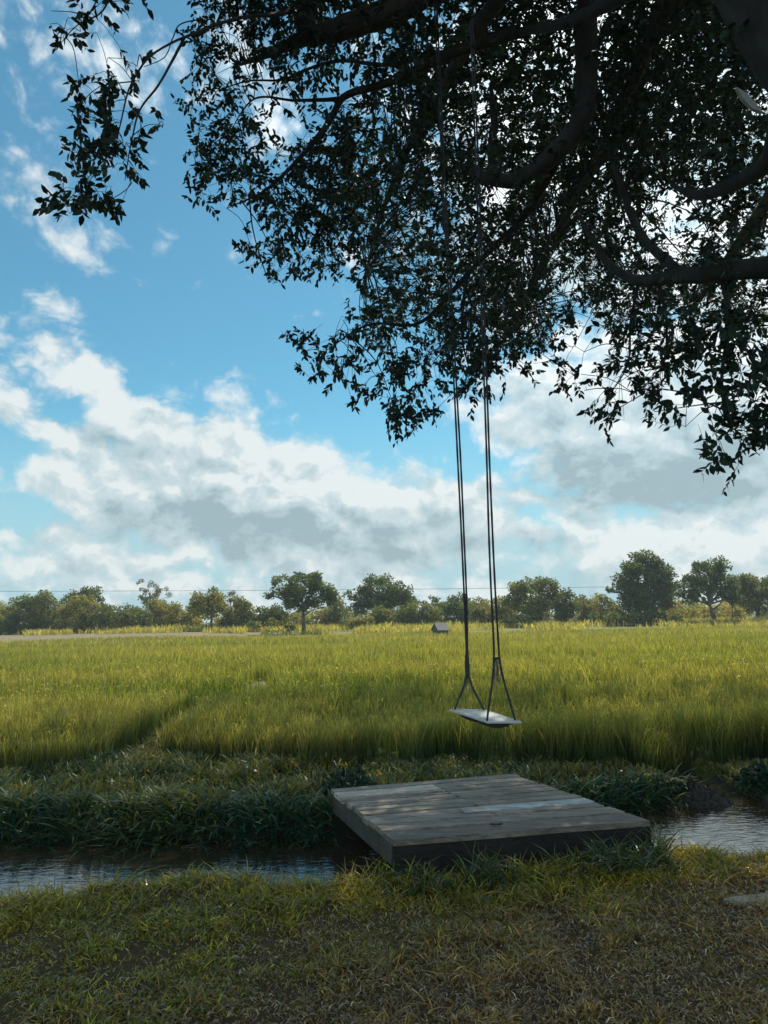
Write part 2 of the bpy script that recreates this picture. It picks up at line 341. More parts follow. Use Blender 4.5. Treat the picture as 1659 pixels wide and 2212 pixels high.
def build_ground():
    def axis(fine0, fine1, step, far):
        a = list(np.arange(fine0, fine1, step)); d = step; p = a[-1]
        r = []
        while p < far: d *= 1.13; p += d; r.append(p)
        d = step; p = a[0]; l = []
        while p > -far: d *= 1.13; p -= d; l.append(p)
        return np.array(l[::-1] + a + r)
    xs = axis(-6, 6, .07, 4000); ys = axis(2.2, 11, .06, 4000)
    X, Y = np.meshgrid(xs, ys, indexing='ij'); Z = height(X, Y)
    v = np.stack([X, Y, Z], -1).reshape(-1, 3)
    nx, ny = X.shape; i, j = np.meshgrid(np.arange(nx-1), np.arange(ny-1), indexing='ij')
    f = np.stack([i*ny+j, (i+1)*ny+j, (i+1)*ny+j+1, i*ny+j+1], -1).reshape(-1, 4)
    lawn = np.array([.10, .060, .028]); mud = np.array([.035, .028, .022]); rice = np.array([.075, .085, .022]); sand = np.array([.19, .16, .10]); far = np.array([.16, .16, .06])
    c = np.tile(lawn, (len(v), 1)); x, y = v[:, 0], v[:, 1]
    inn = (y > y_near(x)-.05); c[inn] = mud
    b = (y > y_far(x)+.15) & (np.abs(x-3.1) > .4); c[b] = np.array([.020, .026, .014])
    r = y > y_rice(x)-.1; c[r] = rice
    c[AISLE(x, y) & r] = np.array([.22, .18, .10])
    e = y > y_end(x); c[e] = far
    s_ = e & (x < -6); k = sstep(-6, -20, x[s_])[:, None]; c[s_] = far*(1-k)+sand*k
    e = y > 100; c[e] = np.array([.12, .13, .05])
    mb = MB(); mb.add(v, f, c)
    m, nt, bs = new_mat('soil')
    at = N(nt, 'ShaderNodeAttribute', attribute_name='col'); tc = N(nt, 'ShaderNodeTexCoord')
    nz = N(nt, 'ShaderNodeTexNoise', inp={'Vector': tc.outputs['Object'], 'Scale': 14.0, 'Detail': 8.0, 'Roughness': .7})
    n2 = N(nt, 'ShaderNodeTexNoise', inp={'Vector': tc.outputs['Object'], 'Scale': .9, 'Detail': 5.0, 'Roughness': .6})
    fct = M_(nt, 'MULTIPLY', M_(nt, 'ADD', M_(nt, 'MULTIPLY', nz.outputs[0], 1.3), .35), M_(nt, 'ADD', M_(nt, 'MULTIPLY', n2.outputs[0], .9), .55))
    vv = N(nt, 'ShaderNodeVectorMath', operation='SCALE', inp={0: at.outputs['Color'], 'Scale': fct})
    nt.links.new(vv.outputs[0], bs.inputs['Base Color']); bs.inputs['Roughness'].default_value = .9; bs.inputs['Specular IOR Level'].default_value = .2
    bp = N(nt, 'ShaderNodeBump', inp={'Strength': .8, 'Distance': .02, 'Height': nz.outputs[0]}); nt.links.new(bp.outputs[0], bs.inputs['Normal'])
    tag(mb.build('ground', m, smooth=True), kind='structure')
build_ground()

WATER_Z = -.17
def build_water():
    xs = np.arange(-14, 14.01, .5)
    v = []; f = []
    for x in xs:
        v += [[x, y_near(x)-.3, WATER_Z], [x, np.interp(x, [-14, 2.6, 3.2, 14], [y_far(x)+.3, y_far(x)+.3, 9.4, 9.8]), WATER_Z]]
    for i in range(len(xs)-1): f.append([2*i, 2*i+2, 2*i+3, 2*i+1])
    m, nt, b = new_mat('ditch_water')
    b.inputs['Base Color'].default_value = (.045, .032, .020, 1); b.inputs['Roughness'].default_value = .04; b.inputs['IOR'].default_value = 2.5
    tc = N(nt, 'ShaderNodeTexCoord')
    mp = N(nt, 'ShaderNodeMapping', inp={0: tc.outputs['Object'], 2: (0, 0, R_(-14)), 3: (1, 2.4, 1)})
    n1 = N(nt, 'ShaderNodeTexNoise', inp={'Vector': mp.outputs[0], 'Scale': 9.0, 'Detail': 3.0, 'Roughness': .5, 'Distortion': .5})
    n2 = N(nt, 'ShaderNodeTexNoise', inp={'Vector': tc.outputs['Object'], 'Scale': 2.0, 'Detail': 1.0})
    h = M_(nt, 'ADD', n1.outputs[0], M_(nt, 'MULTIPLY', n2.outputs[0], .8))
    bp = N(nt, 'ShaderNodeBump', inp={'Strength': 1.0, 'Distance': .0045, 'Height': h}); nt.links.new(bp.outputs[0], b.inputs['Normal'])
    mb = MB(); mb.add(v, f); tag(mb.build('water', m, smooth=True), kind='structure')
build_water()

# ------------------------------------------------------------------ blades of grass
def blades(mb, pos, h, w, az, lean, droop, seg, col, face=None, tipcol=None):
    n = len(pos); t = np.linspace(0, 1, seg+1)[None, :]
    h = np.broadcast_to(h, (n,))[:, None]; w = np.broadcast_to(w, (n,))[:, None]
    lean = np.broadcast_to(lean, (n,))[:, None]; droop = np.broadcast_to(droop, (n,))[:, None]
    dx, dy = np.cos(az)[:, None], np.sin(az)[:, None]
    hor = h*lean*t**1.6; z = h*(t - droop*t**2.6)
    cx = pos[:, 0:1]+dx*hor; cy = pos[:, 1:2]+dy*hor; cz = pos[:, 2:3]+z
    fa = rng.uniform(0, math.pi, n) if face is None else face
    wx, wy = np.cos(fa)[:, None], np.sin(fa)[:, None]
    ww = w*.5*np.array([.8]+[1.0]*(seg-1)+[.08])[None, :] if seg > 1 else w*.5*np.array([1., .1])[None, :]
    L = np.stack([cx-wx*ww, cy-wy*ww, cz], -1); Rr = np.stack([cx+wx*ww, cy+wy*ww, cz], -1)
    v = np.stack([L, Rr], 2).reshape(n, -1, 3)          # (n, (seg+1)*2, 3)
    k = (seg+1)*2; base = (np.arange(n)*k)[:, None, None]
    f = np.array([[2*i, 2*i+1, 2*i+3, 2*i+2] for i in range(seg)])[None] + base
    if tipcol is None: c = np.repeat(col, k, 0)
    else:
        tt = np.repeat(t.ravel(), 2)[None, :, None]
        tt = tt**1.5; c = (col[:, None, :]*(1-tt)+tipcol[:, None, :]*tt).reshape(-1, 3)
    mb.add(v.reshape(-1, 3), f.reshape(-1, 4), c)
def mixcol(a, b, f): return np.asarray(a)[None, :]*(1-f[:, None]) + np.asarray(b)[None, :]*f[:, None]
def jitter(c, s=.18): return c*np.exp(rng.normal(0, s, (len(c), 1)))

def build_rice():
    mb = MB()
    bands = [(7.9, 10.2, 1500, 4, .0072), (10.2, 14, 900, 4, .0085), (14, 25, 300, 3, .015), (25, 45, 85, 2, .026), (45, 80, 26, 2, .045)]
    for (y0, y1, dens, seg, w) in bands:
        half = lambda y: .52*y*1.08 + 2.0
        area = (half(y0)+half(y1))*(y1-y0); n = int(area*dens)
        y = rng.uniform(y0, y1, n); x = rng.uniform(-1, 1, n)*half(y1)
        ok = np.abs(x) < half(y); x, y = x[ok], y[ok]
        # rows of clumps
        g = .16
        if y1 <= 14:
            x = np.where(rng.random(len(x)) < .8, np.round(x/g)*g + rng.normal(0, .035, len(x)), x)
            y = np.where(rng.random(len(x)) < .8, np.round(y/g)*g + rng.normal(0, .035, len(x)), y)
        edge = y_rice(x) + .9*(fbm(x, y, .7)-.5) + .12
        ok = (y > edge) & (y < y_end(x)) & ~AISLE(x, y)
        # thinner spots in the stand, and dark lanes between the planted rows
        ok &= rng.random(len(x)) < (.35 + 1.4*fbm(x+9, y*.6, 1.6))*np.where(y < 30, .18+1.5*sstep(.34, .6, fbm(x*1.0, y*.7, .22+.012*y, 2)), 1)
        x, y = x[ok], y[ok]; n = len(x)
        hn = fbm(x*.5, y, 2.2, 3); h = (.46 + .26*(hn-.4) + .05*vnoise(x, y, .5))*rng.uniform(.75, 1.12, n)
        h *= 1 + .10*sstep(.5, .75, fbm(x*.25, y, 3.5, 3)) - .16*sstep(.52, .7, fbm(x*.3+30, y, 2.6, 3))
        pos = np.stack([x, y, height(x, y)], 1)
        gold = np.clip(.50 + 1.5*(fbm(x*.4, y, 4.0, 3)-.5) + rng.normal(0, .16, n), 0, 1)
        cl = fbm(x*1.3+70, y*1.3, .5, 2); colr = jitter(mixcol((.25, .285, .060), (.49, .41, .125), gold), .2)*(.62+.76*cl)[:, None]
        low = colr*(np.array([.22, .42, .60]) if y1 <= 14 else np.array([.45, .60, .75]) if y1 <= 25 else np.array([.66, .76, .85]))  # stem bases greener, with the stand's own shade painted in
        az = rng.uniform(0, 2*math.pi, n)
        e_ = (1-.45*sstep(1.5, .2, y-y_rice(x)))[:, None]; low = low*e_*np.where(e_ < 1, np.array([.8, 1, 1.15]), 1)  # shade painted still darker into the bases along the near edge
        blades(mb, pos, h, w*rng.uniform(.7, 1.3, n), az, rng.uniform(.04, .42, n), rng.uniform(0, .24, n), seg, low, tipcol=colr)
        if y1 <= 25:      # drooping seed heads on some of the stems
            k = rng.random(n) < (.10 if y1 <= 14 else .09); m_ = int(k.sum()); ph = pos[k].copy(); ph[:, 2] += np.broadcast_to(h, (n,))[k]*rng.uniform(.7, .95, m_)
            hc = jitter(mixcol((.40, .36, .10), (.52, .43, .16), rng.random(m_)), .25)
            blades(mb, ph, rng.uniform(.07, .13, m_), w*rng.uniform(.9, 1.4, m_), rng.uniform(0, 2*math.pi, m_), rng.uniform(.5, 1.1, m_), rng.uniform(.7, 1.5, m_), 3, hc)
    tag(mb.build('rice_crop', M_RICE), 'golden green rice crop filling the flat field to the tree line', 'rice', kind='stuff')
build_rice()

def scatter(n, x0, x1, y0, y1, keep):
    x = rng.uniform(x0, x1, n); y = rng.uniform(y0, y1, n); ok = keep(x, y); return x[ok], y[ok]

def platform_mask(x, y, grow=0.0):
    q = np.array(PLAT_XY); c = q.mean(0); q = c+(q-c)*(1+grow); ins = np.ones(len(x), bool)
    for k in range(4):
        a, b = q[k], q[(k+1) % 4]; ins &= ((b[0]-a[0])*(y-a[1]) - (b[1]-a[1])*(x-a[0])) > 0
    return ins
PLAT_Z = .22
PLAT_XY = [(.02, 4.97), (1.78, 5.31), (1.12, 6.93), (-.49, 6.45)]     # front-left, front-right, back-right, back-left
SLAB = np.array([2.86, 4.48])
def on_slab(x, y): return ((x-SLAB[0])/.86)**2 + ((y-SLAB[1])/.145)**2 < 1

def build_lawn():
    mb = MB()
    # dryness: brown towards the bottom right, green towards the ditch and left
    def dry(x, y):
        d = (.60 + .30*x - .25*(y-3.4) + 1.5*(fbm(x+5, y, .8)-.5))*sstep(.25, .9, y_near(x)-y)
        return np.clip(d, 0, 1)
    keep = lambda x, y: (y < y_near(x)+.12) & ~platform_mask(x, y) & ~on_slab(x, y)
    x, y = scatter(420000, -5.2, 5.6, 2.3, 6.6, keep)
    d = dry(x, y); ok = rng.random(len(x)) < (1-.5*d)*(.25+1.5*sstep(.35, .62, fbm(x-7, y+3, .16, 2))); x, y, d = x[ok], y[ok], d[ok]; n = len(x)
    edge = np.clip(1-(y_near(x)-y)/.6, 0, 1)
    tuft = sstep(.42, .68, fbm(x+3, y+8, .30, 3))
    h = (.020+.030*tuft+.055*edge*rng.uniform(.5, 1.4, n))*rng.uniform(.6, 1.35, n)
    h *= np.where((np.abs(x-.9) < 1.2) & (y > 4.4), 1.25, 1)
    ygreen = np.clip(.36+.35*edge+.9*(fbm(x, y, .8)-.5)+rng.normal(0, .2, n), 0, 1)
    c = mixcol((.125, .165, .014), (.54, .43, .036), ygreen)
    br = np.clip(d*.85+rng.normal(0, .38, n), 0, 1)
    c = jitter(c*(1-br[:, None])+np.array([.42, .25, .10])*br[:, None], .42)
    pos = np.stack([x, y, height(x, y)-.005], 1)
    blades(mb, pos, h*rng.uniform(.9, 1.5, n), rng.uniform(.004, .0088, n), rng.uniform(0, 2*math.pi, n), rng.uniform(.3, 1.5, n), rng.uniform(.1, .75, n), 3, c)
    # taller dark weeds along the front of the platform
    n = 2600; u = rng.random(n); a, b = np.array(PLAT_XY[0]), np.array(PLAT_XY[1]); q = a+(b-a)*(u*1.06-.03)[:, None]; q[:, 1] -= rng.random(n)**1.5*.42+.02
    hh = (.09+.17*sstep(.4, .7, fbm(q[:, 0]*1.0, q[:, 1], .28, 2)))*rng.uniform(.6, 1.25, n)
    blades(mb, np.stack([q[:, 0], q[:, 1], height(q[:, 0], q[:, 1])], 1), hh, rng.uniform(.007, .013, n), rng.uniform(0, 2*math.pi, n), rng.uniform(.3, .9, n), rng.uniform(.2, .75, n), 4, jitter(mixcol((.03, .075, .04), (.16, .16, .03), rng.random(n)**2), .2))
    # dry straw and litter lying flat; the palest pieces paint in sun glints
    x, y = scatter(190000, -5.2, 5.6, 2.3, 6.2, lambda x, y: (y < y_near(x)-.1) & ~platform_mask(x, y) & ~on_slab(x, y))
    d = dry(x, y); ok = rng.random(len(x)) < .10+.75*d; x, y = x[ok], y[ok]; n = len(x)
    c = jitter(mixcol((.20, .115, .045), (.66, .55, .40), rng.random(n)**2.6), .3)
    pos = np.stack([x, y, height(x, y)+rng.uniform(.002, .025, n)], 1)
    blades(mb, pos, rng.uniform(.012, .042, n), rng.uniform(.003, .008, n), rng.uniform(0, 2*math.pi, n), rng.uniform(.8, 1.6, n), rng.uniform(.6, 1.1, n), 2, c)
    tag(mb.build('lawn_grass', M_GRASS), 'short worn grass and dry straw on the near bank under the tree', 'grass', kind='stuff')
    # long grass on the far bank, arching over the ditch
    mb = MB()
    def keepb(x, y):
        return (y > y_far(x)-.16) & (y < y_rice(x)+.25) & ((x < 3.05) | (x > 3.5)) & ~platform_mask(x, y, .03) | (AISLE(x, y) & (rng.random(len(x)) < .25) & (y > 8) & (y < 21))
    x, y = scatter(285000, -9, 5.6, 6.0, 12.5, keepb)
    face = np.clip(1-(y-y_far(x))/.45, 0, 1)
    ok = rng.random(len(x)) < (.38+.62*face); x, y, face = x[ok], y[ok], face[ok]
    tuft = sstep(.40, .66, fbm(x+13, y+2, .5, 3)); ok = rng.random(len(x)) < .35+.65*np.maximum(tuft, face); x, y, face, tuft = x[ok], y[ok], face[ok], tuft[ok]; n = len(x)
    dry_lit = np.clip(.44-.46*face+.7*(fbm(x, y+30, .7)-.5)+rng.normal(0, .2, n), 0, 1)  # face painted dark teal for shade, top gold for backlight and dry tips
    c = jitter(mixcol((.022, .082, .044), (.29, .24, .038), dry_lit), .25)
    tip = jitter(mixcol((.034, .110, .070), (.34, .28, .055), dry_lit), .2)
    h = (.10+.07*tuft+.19*face)*rng.uniform(.6, 1.3, n)*np.interp(x, [-9, -1, 1.0, 3, 3.5, 5], [1.15, 1.1, .9, .85, .6, .65])
    az = np.where(rng.random(n) < .55*face, rng.normal(-1.6, .8, n), rng.uniform(0, 2*math.pi, n))
    pos = np.stack([x, y, height(x, y)-.01], 1)
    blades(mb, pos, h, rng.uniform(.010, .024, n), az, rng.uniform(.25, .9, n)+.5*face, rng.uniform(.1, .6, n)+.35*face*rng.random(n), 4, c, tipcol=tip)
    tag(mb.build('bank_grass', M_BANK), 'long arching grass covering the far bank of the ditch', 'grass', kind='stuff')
build_lawn()

# ------------------------------------------------------------------ wooden platform
def build_platform():
    q = [np.array([*p, PLAT_Z]) for p in PLAT_XY]
    root = empty('wooden_platform', [*np.mean(PLAT_XY, 0), 0])
    tag(root, 'low square platform of weathered grey planks laid across the ditch', 'platform')
    def S(s, t, z=0):
        return (q[0]*(1-s)*(1-t)+q[1]*s*(1-t)+q[2]*s*t+q[3]*(1-s)*t) + np.array([0, 0, z])
    TH = .035
    def plank(s0, s1, t0, t1, t0b, t1b, col, dz=0, label=None):
        mb = MB(); n = 10
        ss = np.linspace(s0, s1, n+1)
        z0 = dz + rng.normal(0, .0018); tw = rng.normal(0, .0022)
        prev = None; rows = []
        for i, s in enumerate(ss):
            u = i/n; ta = t0*(1-u)+t0b*u; tb = t1*(1-u)+t1b*u
            j1, j2 = rng.normal(0, .0011), rng.normal(0, .0011); z = z0+tw*(u-.5)+.001*math.sin(5*u+z0*900)
            rows.append([S(s, ta+j1, z-TH), S(s, tb+j2, z-TH), S(s, tb+j2-.004, z), S(s, ta+j1+.004, z)])
        rows = np.array(rows); v = rows.reshape(-1, 3); f = []
        for i in range(n):
            for k in range(4): f.append([i*4+k, i*4+(k+1) % 4, (i+1)*4+(k+1) % 4, (i+1)*4+k])
        f += [[3, 2, 1, 0], [n*4, n*4+1, n*4+2, n*4+3]]
        mb.add(v, f, np.array(col)); o = mb.build('plank', M_WOOD, root)
        if label: o['label'] = label
    G = .011
    base = np.array([.275, .225, .178])
    def colr(k=1.0): return base*k*rng.uniform(.85, 1.15)*np.array([1, rng.uniform(.97, 1.02), rng.uniform(.94, 1.05)])
    J = .505
    # full-length boards at the back and the front
    plank(.0, .999, .925, 1.0, .93, 1.0, colr(.9))
    plank(.0, .998, .0, .125, .0, .135, colr(.72)); plank(.002, 1., .125+G, .235, .135+G, .25, colr(.85))
    L = [.245, .40, .50, .59, .645, .70, .785, .845, .917]; Ln = [.26, .405, .505, .592, .65, .706, .79, .85, .917]
    kk = [.95, 1.35, 1.15, .95, 1.2, 1.1, 1.5, 1.0]
    # boards of the left half
    ls = [.242, .33, .42, .50, .575, .625, .69, .745, .795, .918]
    for i in range(len(ls)-1):
        plank(-.006+.014*rng.random(), J-.004, ls[i]+G/2, ls[i+1]-G/2-(.006 if i in (3, 6, 7) else 0), ls[i]+G/2+.004, ls[i+1]-G/2+.004, colr([.95, 1.3, .8, 1.15, .9, 1.35, .85, 1.1, 1.9][i]))
    rs = [.256, .33, .42, .50, .59, .68, .75, .83, .922]
    for i in range(len(rs)-1):
        w = i == 1
        plank(J+.004, .990+.016*rng.random(), rs[i]+G/2, rs[i+1]-G/2, rs[i]+G/2+.006, rs[i+1]-G/2+.004, colr() if not w else np.array([.50, .51, .49]), .001 if w else 0, 'pale newer board among the grey ones' if w else None)
    # pale repair patch and a dark knot chip lying in the boards
    mb = MB(); a = [S(.40, .315, .006), S(.51, .32, .006), S(.505, .40, .006), S(.41, .40, .006)]
    mb.hexa([p-np.array([0, 0, .004]) for p in a]+a, (.40, .39, .36)); o = mb.build('patch', M_WOOD, root); o['label'] = 'pale thin repair patch'
    # beams: a tall dark front board, side boards and two stringers below
    def beam(name, A, B, top, bot, th, col, nrm):
        mb = MB(); nrm = np.array([*nrm, 0.])*th
        pts = [A+[0, 0, bot], B+[0, 0, bot], B+nrm+[0, 0, bot], A+nrm+[0, 0, bot]]
        tp = [A+[0, 0, top], B+[0, 0, top], B+nrm+[0, 0, top], A+nrm+[0, 0, top]]
        mb.hexa(pts+tp, col); return mb.build(name, M_WOOD, root)
    f0, f1, b1, b0 = [np.array([*p, PLAT_Z]) for p in PLAT_XY]
    e = lambda a, b: (b-a)/np.linalg.norm(b-a)
    inw = np.array([-e(f0, f1)[1], e(f0, f1)[0]])
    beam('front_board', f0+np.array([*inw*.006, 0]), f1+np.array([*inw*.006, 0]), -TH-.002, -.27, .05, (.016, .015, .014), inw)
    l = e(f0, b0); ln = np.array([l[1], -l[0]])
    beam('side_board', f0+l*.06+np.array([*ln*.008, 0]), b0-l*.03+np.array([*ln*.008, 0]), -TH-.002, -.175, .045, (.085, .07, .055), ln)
    r = e(f1, b1); rn = np.array([-r[1], r[0]])
    beam('side_board', f1+r*.06+np.array([*rn*.008, 0]), b1-r*.03+np.array([*rn*.008, 0]), -TH-.002, -.175, .045, (.2, .18, .15), rn)
    mid0, mid1 = (f0+f1)/2, (b0+b1)/2; ml = e(mid0, mid1)
    beam('stringer', mid0+ml*.07, mid1-ml*.02, -TH-.002, -.17, .06, (.2, .18, .15), (-ml[1], ml[0]))
    bi = e(b1, b0); bn = np.array([-bi[1], bi[0]])
    beam('back_board', b1+bi*.06+np.array([*bn*.006, 0]), b0-bi*.06+np.array([*bn*.006, 0]), -TH-.002, -.17, .04, (.2, .18, .15), bn)
build_platform()
def build_chip():
    mb = MB(); p = np.array([.72, 5.26, PLAT_Z+.004]); th = np.linspace(0, 2*math.pi, 9)[:-1]
    r = np.array([.05, .03, .022, .03, .055, .025, .018, .028])*.8
    o1 = np.stack([p[0]+np.cos(th)*r, p[1]+np.sin(th)*r*.5, np.full(8, p[2])], 1)
    top = o1*[1, 1, 1]; top[:, 2] += .006 + .006*np.cos(th*2)
    c0 = p+[0, 0, .009]; v = np.concatenate([o1, top, [c0]])
    mb.add(v, [[i, (i+1) % 8, 8+(i+1) % 8, 8+i] for i in range(8)]); mb.add(v, [[8+i, 8+(i+1) % 8, 16] for i in range(8)])
    tag(mb.build('fallen_leaf', mat_plain('dead_leaf', (.05, .035, .02))), 'small curled dead leaf lying on the front planks', 'leaf')
build_chip()

# ------------------------------------------------------------------ swing
M_ROPE = mat_plain('rope_fibre', (.045, .05, .06), .9, 90, .5, .8, .004)
def build_swing():
    DA, DB = 7.72, 7.28
    root = empty('rope_swing', P(1035, 1545, 7.5))
    tag(root, 'white board swing seat hanging on two pairs of dark ropes', 'swing')
    c = [P(970, 1531, DA), P(1054, 1558.5, DB), P(1127, 1558.5, DB), P(1046, 1532, DA)]   # left, front, right, back
    c = np.array(c)
    up = np.cross(c[1]-c[0], c[3]-c[0]); up /= np.linalg.norm(up); up *= np.sign(up[2])
    mb = MB(); t = .022
    # board with eased edges
    ctr = c.mean(0); rings = []
    for (k, dz) in ((.985, 0), (1, -.004), (1, -t+.004), (.985, -t)):
        rings.append(ctr+(c-ctr)*k+up*dz)
    v = np.concatenate(rings); f = [[0, 1, 2, 3], [15, 14, 13, 12]]
    for r in range(3):
        for k in range(4): f.append([r*4+k, (r+1)*4+k, (r+1)*4+(k+1) % 4, r*4+(k+1) % 4])
    mb.add(v, f, (.70, .70, .66)); mb.build('seat', mat_plain('painted_board', (.62, .62, .58), .55, 12, .3, .15, .002), root)
    # two curved battens under the board
    el = (c[1]-c[0]); ew = (c[3]-c[0])
    dark = mat_plain('batten_wood', (.06, .055, .05), .8, 25, .4, .4, .003)
    for s in (.30, .72):
        mb = MB(); n = 12; vv = []
        for i in range(n+1):
            u = i/n; dep = .016+.055*math.sin(math.pi*u)**.8
            for (ds, dz) in ((-.055, -t-.001), (.055, -t-.001), (.055, -t-dep), (-.055, -t-dep)):
                vv.append(c[0]+el*(s+ds)+ew*(.06+.88*u)+up*dz)
        ff = [[i*4+k, i*4+(k+1) % 4, (i+1)*4+(k+1) % 4, (i+1)*4+k] for i in range(n) for k in range(4)]+[[3, 2, 1, 0], [n*4, n*4+1, n*4+2, n*4+3]]
        mb.add(vv, ff); mb.build('batten', dark, root)
    # ropes
    def rope(pts, name='rope', r=.0105, n=90):
        mb = MB(); p = smooth_path(pts, n); mb.tube(p, r*(1+.10*np.sin(np.arange(n)*1.9)), 7); mb.build(name, M_ROPE, root, True)
    yA = [(-40, .0), (300, .2), (848, .45), (1009, .5), (1151, .6), (1278, .75), (1349, .9), (1434, 1)]
    def at(pairs, D): return [P(x, y, D) for x, y in pairs]
    knotA = P(1010, 1457, DA); seatA1 = c[0]*.87+c[1]*.09+c[3]*.04; seatA2 = c[3]*.90+c[2]*.06+c[0]*.04
    rope(at([(936, -45), (945, 150), (962, 500), (981.6, 848), (989.5, 1009), (996.6, 1151), (1002.3, 1278), (1005.5, 1349), (1008, 1434)], DA)+[knotA+[-.012, 0, 0]]+[seatA1-up*t])
    rope(at([(941, -45), (950, 150), (967, 500), (987, 848), (995.8, 1009), (1002, 1151), (1007.4, 1278), (1009, 1349), (1011, 1434)], DA)+[knotA+[.012, 0, 0]]+[seatA2-up*t])
    seatB1 = c[1]*.90+c[0]*.06+c[2]*.04; seatB2 = c[2]*.84+c[3]*.10+c[1]*.06
    rope(at([(1012, -65), (1020, 150), (1034, 500), (1046.7, 848), (1052, 1009), (1056, 1151), (1061, 1278), (1066, 1377), (1067, 1422)], DB)+[seatB1-up*t])
    rope(at([(1017, -65), (1025, 150), (1039, 500), (1052.4, 848), (1058, 1009), (1064, 1151), (1070, 1278), (1076, 1377), (1079, 1422)], DB)+[seatB2-up*t])
    # knot on the far pair, tie bar and frayed ends on the near pair
    mb = MB(); mb.tube(smooth_path([P(1008, 1405, DA), P(1009, 1430, DA), knotA, P(1010.5, 1466, DA)], 10), [.010, .014, .019, .022, .024, .025, .025, .024, .02, .01], 8, wob=.08); mb.build('knot', M_ROPE, root)
    mb = MB(); mb.tube([P(1064.5, 1421.5, DB), P(1072, 1422, DB), P(1081, 1421.5, DB)], .011, 7); mb.build('knot', M_ROPE, root)
    mb = MB()
    for k in range(26):
        x0 = rng.uniform(1066, 1079); p0 = P(x0, 1423, DB); L = rng.uniform(.08, .30)
        mb.tube(smooth_path([p0, p0+[rng.normal(0, .012), rng.normal(0, .02), -L*.5], p0+[rng.normal(0, .022), rng.normal(0, .03), -L]], 5), .0022, 3)
    ff_ = mat_plain('frayed_fibre', (.16, .16, .15), .9)
    mb.build('frayed_end', ff_, root); mb = MB()
    for k in range(16):
        p0 = P(rng.uniform(1006, 1014), 1464, DA); L = rng.uniform(.05, .16)
        mb.tube(smooth_path([p0, p0+[rng.normal(0, .012), 0, -L*.5], p0+[rng.normal(0, .022), rng.normal(0, .03), -L]], 5), .0022, 3)
    mb.build('frayed_end', ff_, root)
build_swing()

# ------------------------------------------------------------------ mud mounds, slab, weeds
def mound(name, cx, cy, rx, ry, h, z0, label, seed):
    mb = MB(); n, m = 34, 64; r_ = np.random.default_rng(seed); v = []; o = r_.uniform(0, 50)
    for i in range(n+1):
        for j in range(m):
            th = 2*math.pi*j/m; rr = i/n
            k = 1+.25*(vnoise(3*math.cos(th)+o, 3*math.sin(th)+o, 1)-.5)*2
            x = cx+rx*rr*k*math.cos(th); y = cy+ry*rr*k*math.sin(th)
            z = z0+h*(1-rr**2.2)*(.3+1.3*fbm(x*5+o, y*5, 1, 3)) + .16*(fbm(x*13+o, y*13, 1, 3)-.5)*(1-rr*.6) + .05*(rng.random()-.5) - .06*rr
            v.append([x, y, z])
    f = [[i*m+j, (i+1)*m+j, (i+1)*m+(j+1) % m, i*m+(j+1) % m] for i in range(n) for j in range(m)]
    mb.add(v, f); tag(mb.build(name, M_MUD), label, 'mud')
M_MUD = mat_plain('wet_mud', (.022, .017, .014), .5, 14, .5, 1.0, .03)
mound('mud_mound', 2.90, 7.42, .46, .34, .17, -.22, 'larger dark wet mud heap at the end of the grassy bank', 1)
mound('mud_mound', 3.92, 7.40, .48, .20, .14, -.22, 'smaller dark mud heap at the right edge of the pool', 2)
def build_slab():
    mb = MB(); n = 36; th = np.linspace(0, 2*math.pi, n, endpoint=False)
    k = 1+.16*(vnoise(2.2*np.cos(th)+5, 2.2*np.sin(th)+5, 1)-.5)*2+.05*rng.normal(0, 1, n)
    x = SLAB[0]+.92*k*np.cos(th); y = SLAB[1]+.13*k*np.sin(th)+.03*(x-SLAB[0])
    z = height(x, y)+.026; lo = np.stack([x, y, z-.08], 1); hi = np.stack([x, y, z], 1)
    c = np.array([[SLAB[0], SLAB[1], z.mean()+.012]])
    i = np.arange(n); mb.add(np.concatenate([lo, hi, c]), np.stack([i, (i+1) % n, n+(i+1) % n, n+i], 1))
    mb.add(np.concatenate([lo, hi, c]), np.stack([n+i, n+(i+1) % n, np.full(n, 2*n)], 1))
    tag(mb.build('stone_slab', mat_plain('pale_stone', (.44, .36, .26), .85, 6, .5, .4, .01)), 'pale flat slab half buried in the grass at the right edge', 'slab')
build_slab()

def leaf_cards(mb, p, d, nrm, ln, wd, col):
    """leaves: 6 verts / 4 tris, base at p, along d, face normal ~nrm"""
    n = len(p); s = np.cross(d, nrm); s /= np.linalg.norm(s, axis=1)[:, None]+1e-9; nn = np.cross(s, d)
    ln = ln[:, None]; wd = wd[:, None]*.5
    pts = [p, p+d*ln*.33-s*wd*.95+nn*wd*.25, p+d*ln*.33+s*wd*.95+nn*wd*.25, p+d*ln*.68-s*wd*.75-nn*ln*.03, p+d*ln*.68+s*wd*.75-nn*ln*.03, p+d*ln-nn*ln*.10]
    v = np.stack(pts, 1).reshape(-1, 3)
    f = (np.array([[0, 2, 1], [1, 2, 4], [1, 4, 3], [3, 4, 5]])[None]+(np.arange(n)*6)[:, None, None]).reshape(-1, 3)
    mb.add(v, f, np.repeat(col, 6, 0))
def unit(v): return v/(np.linalg.norm(v, axis=1)[:, None]+1e-9)
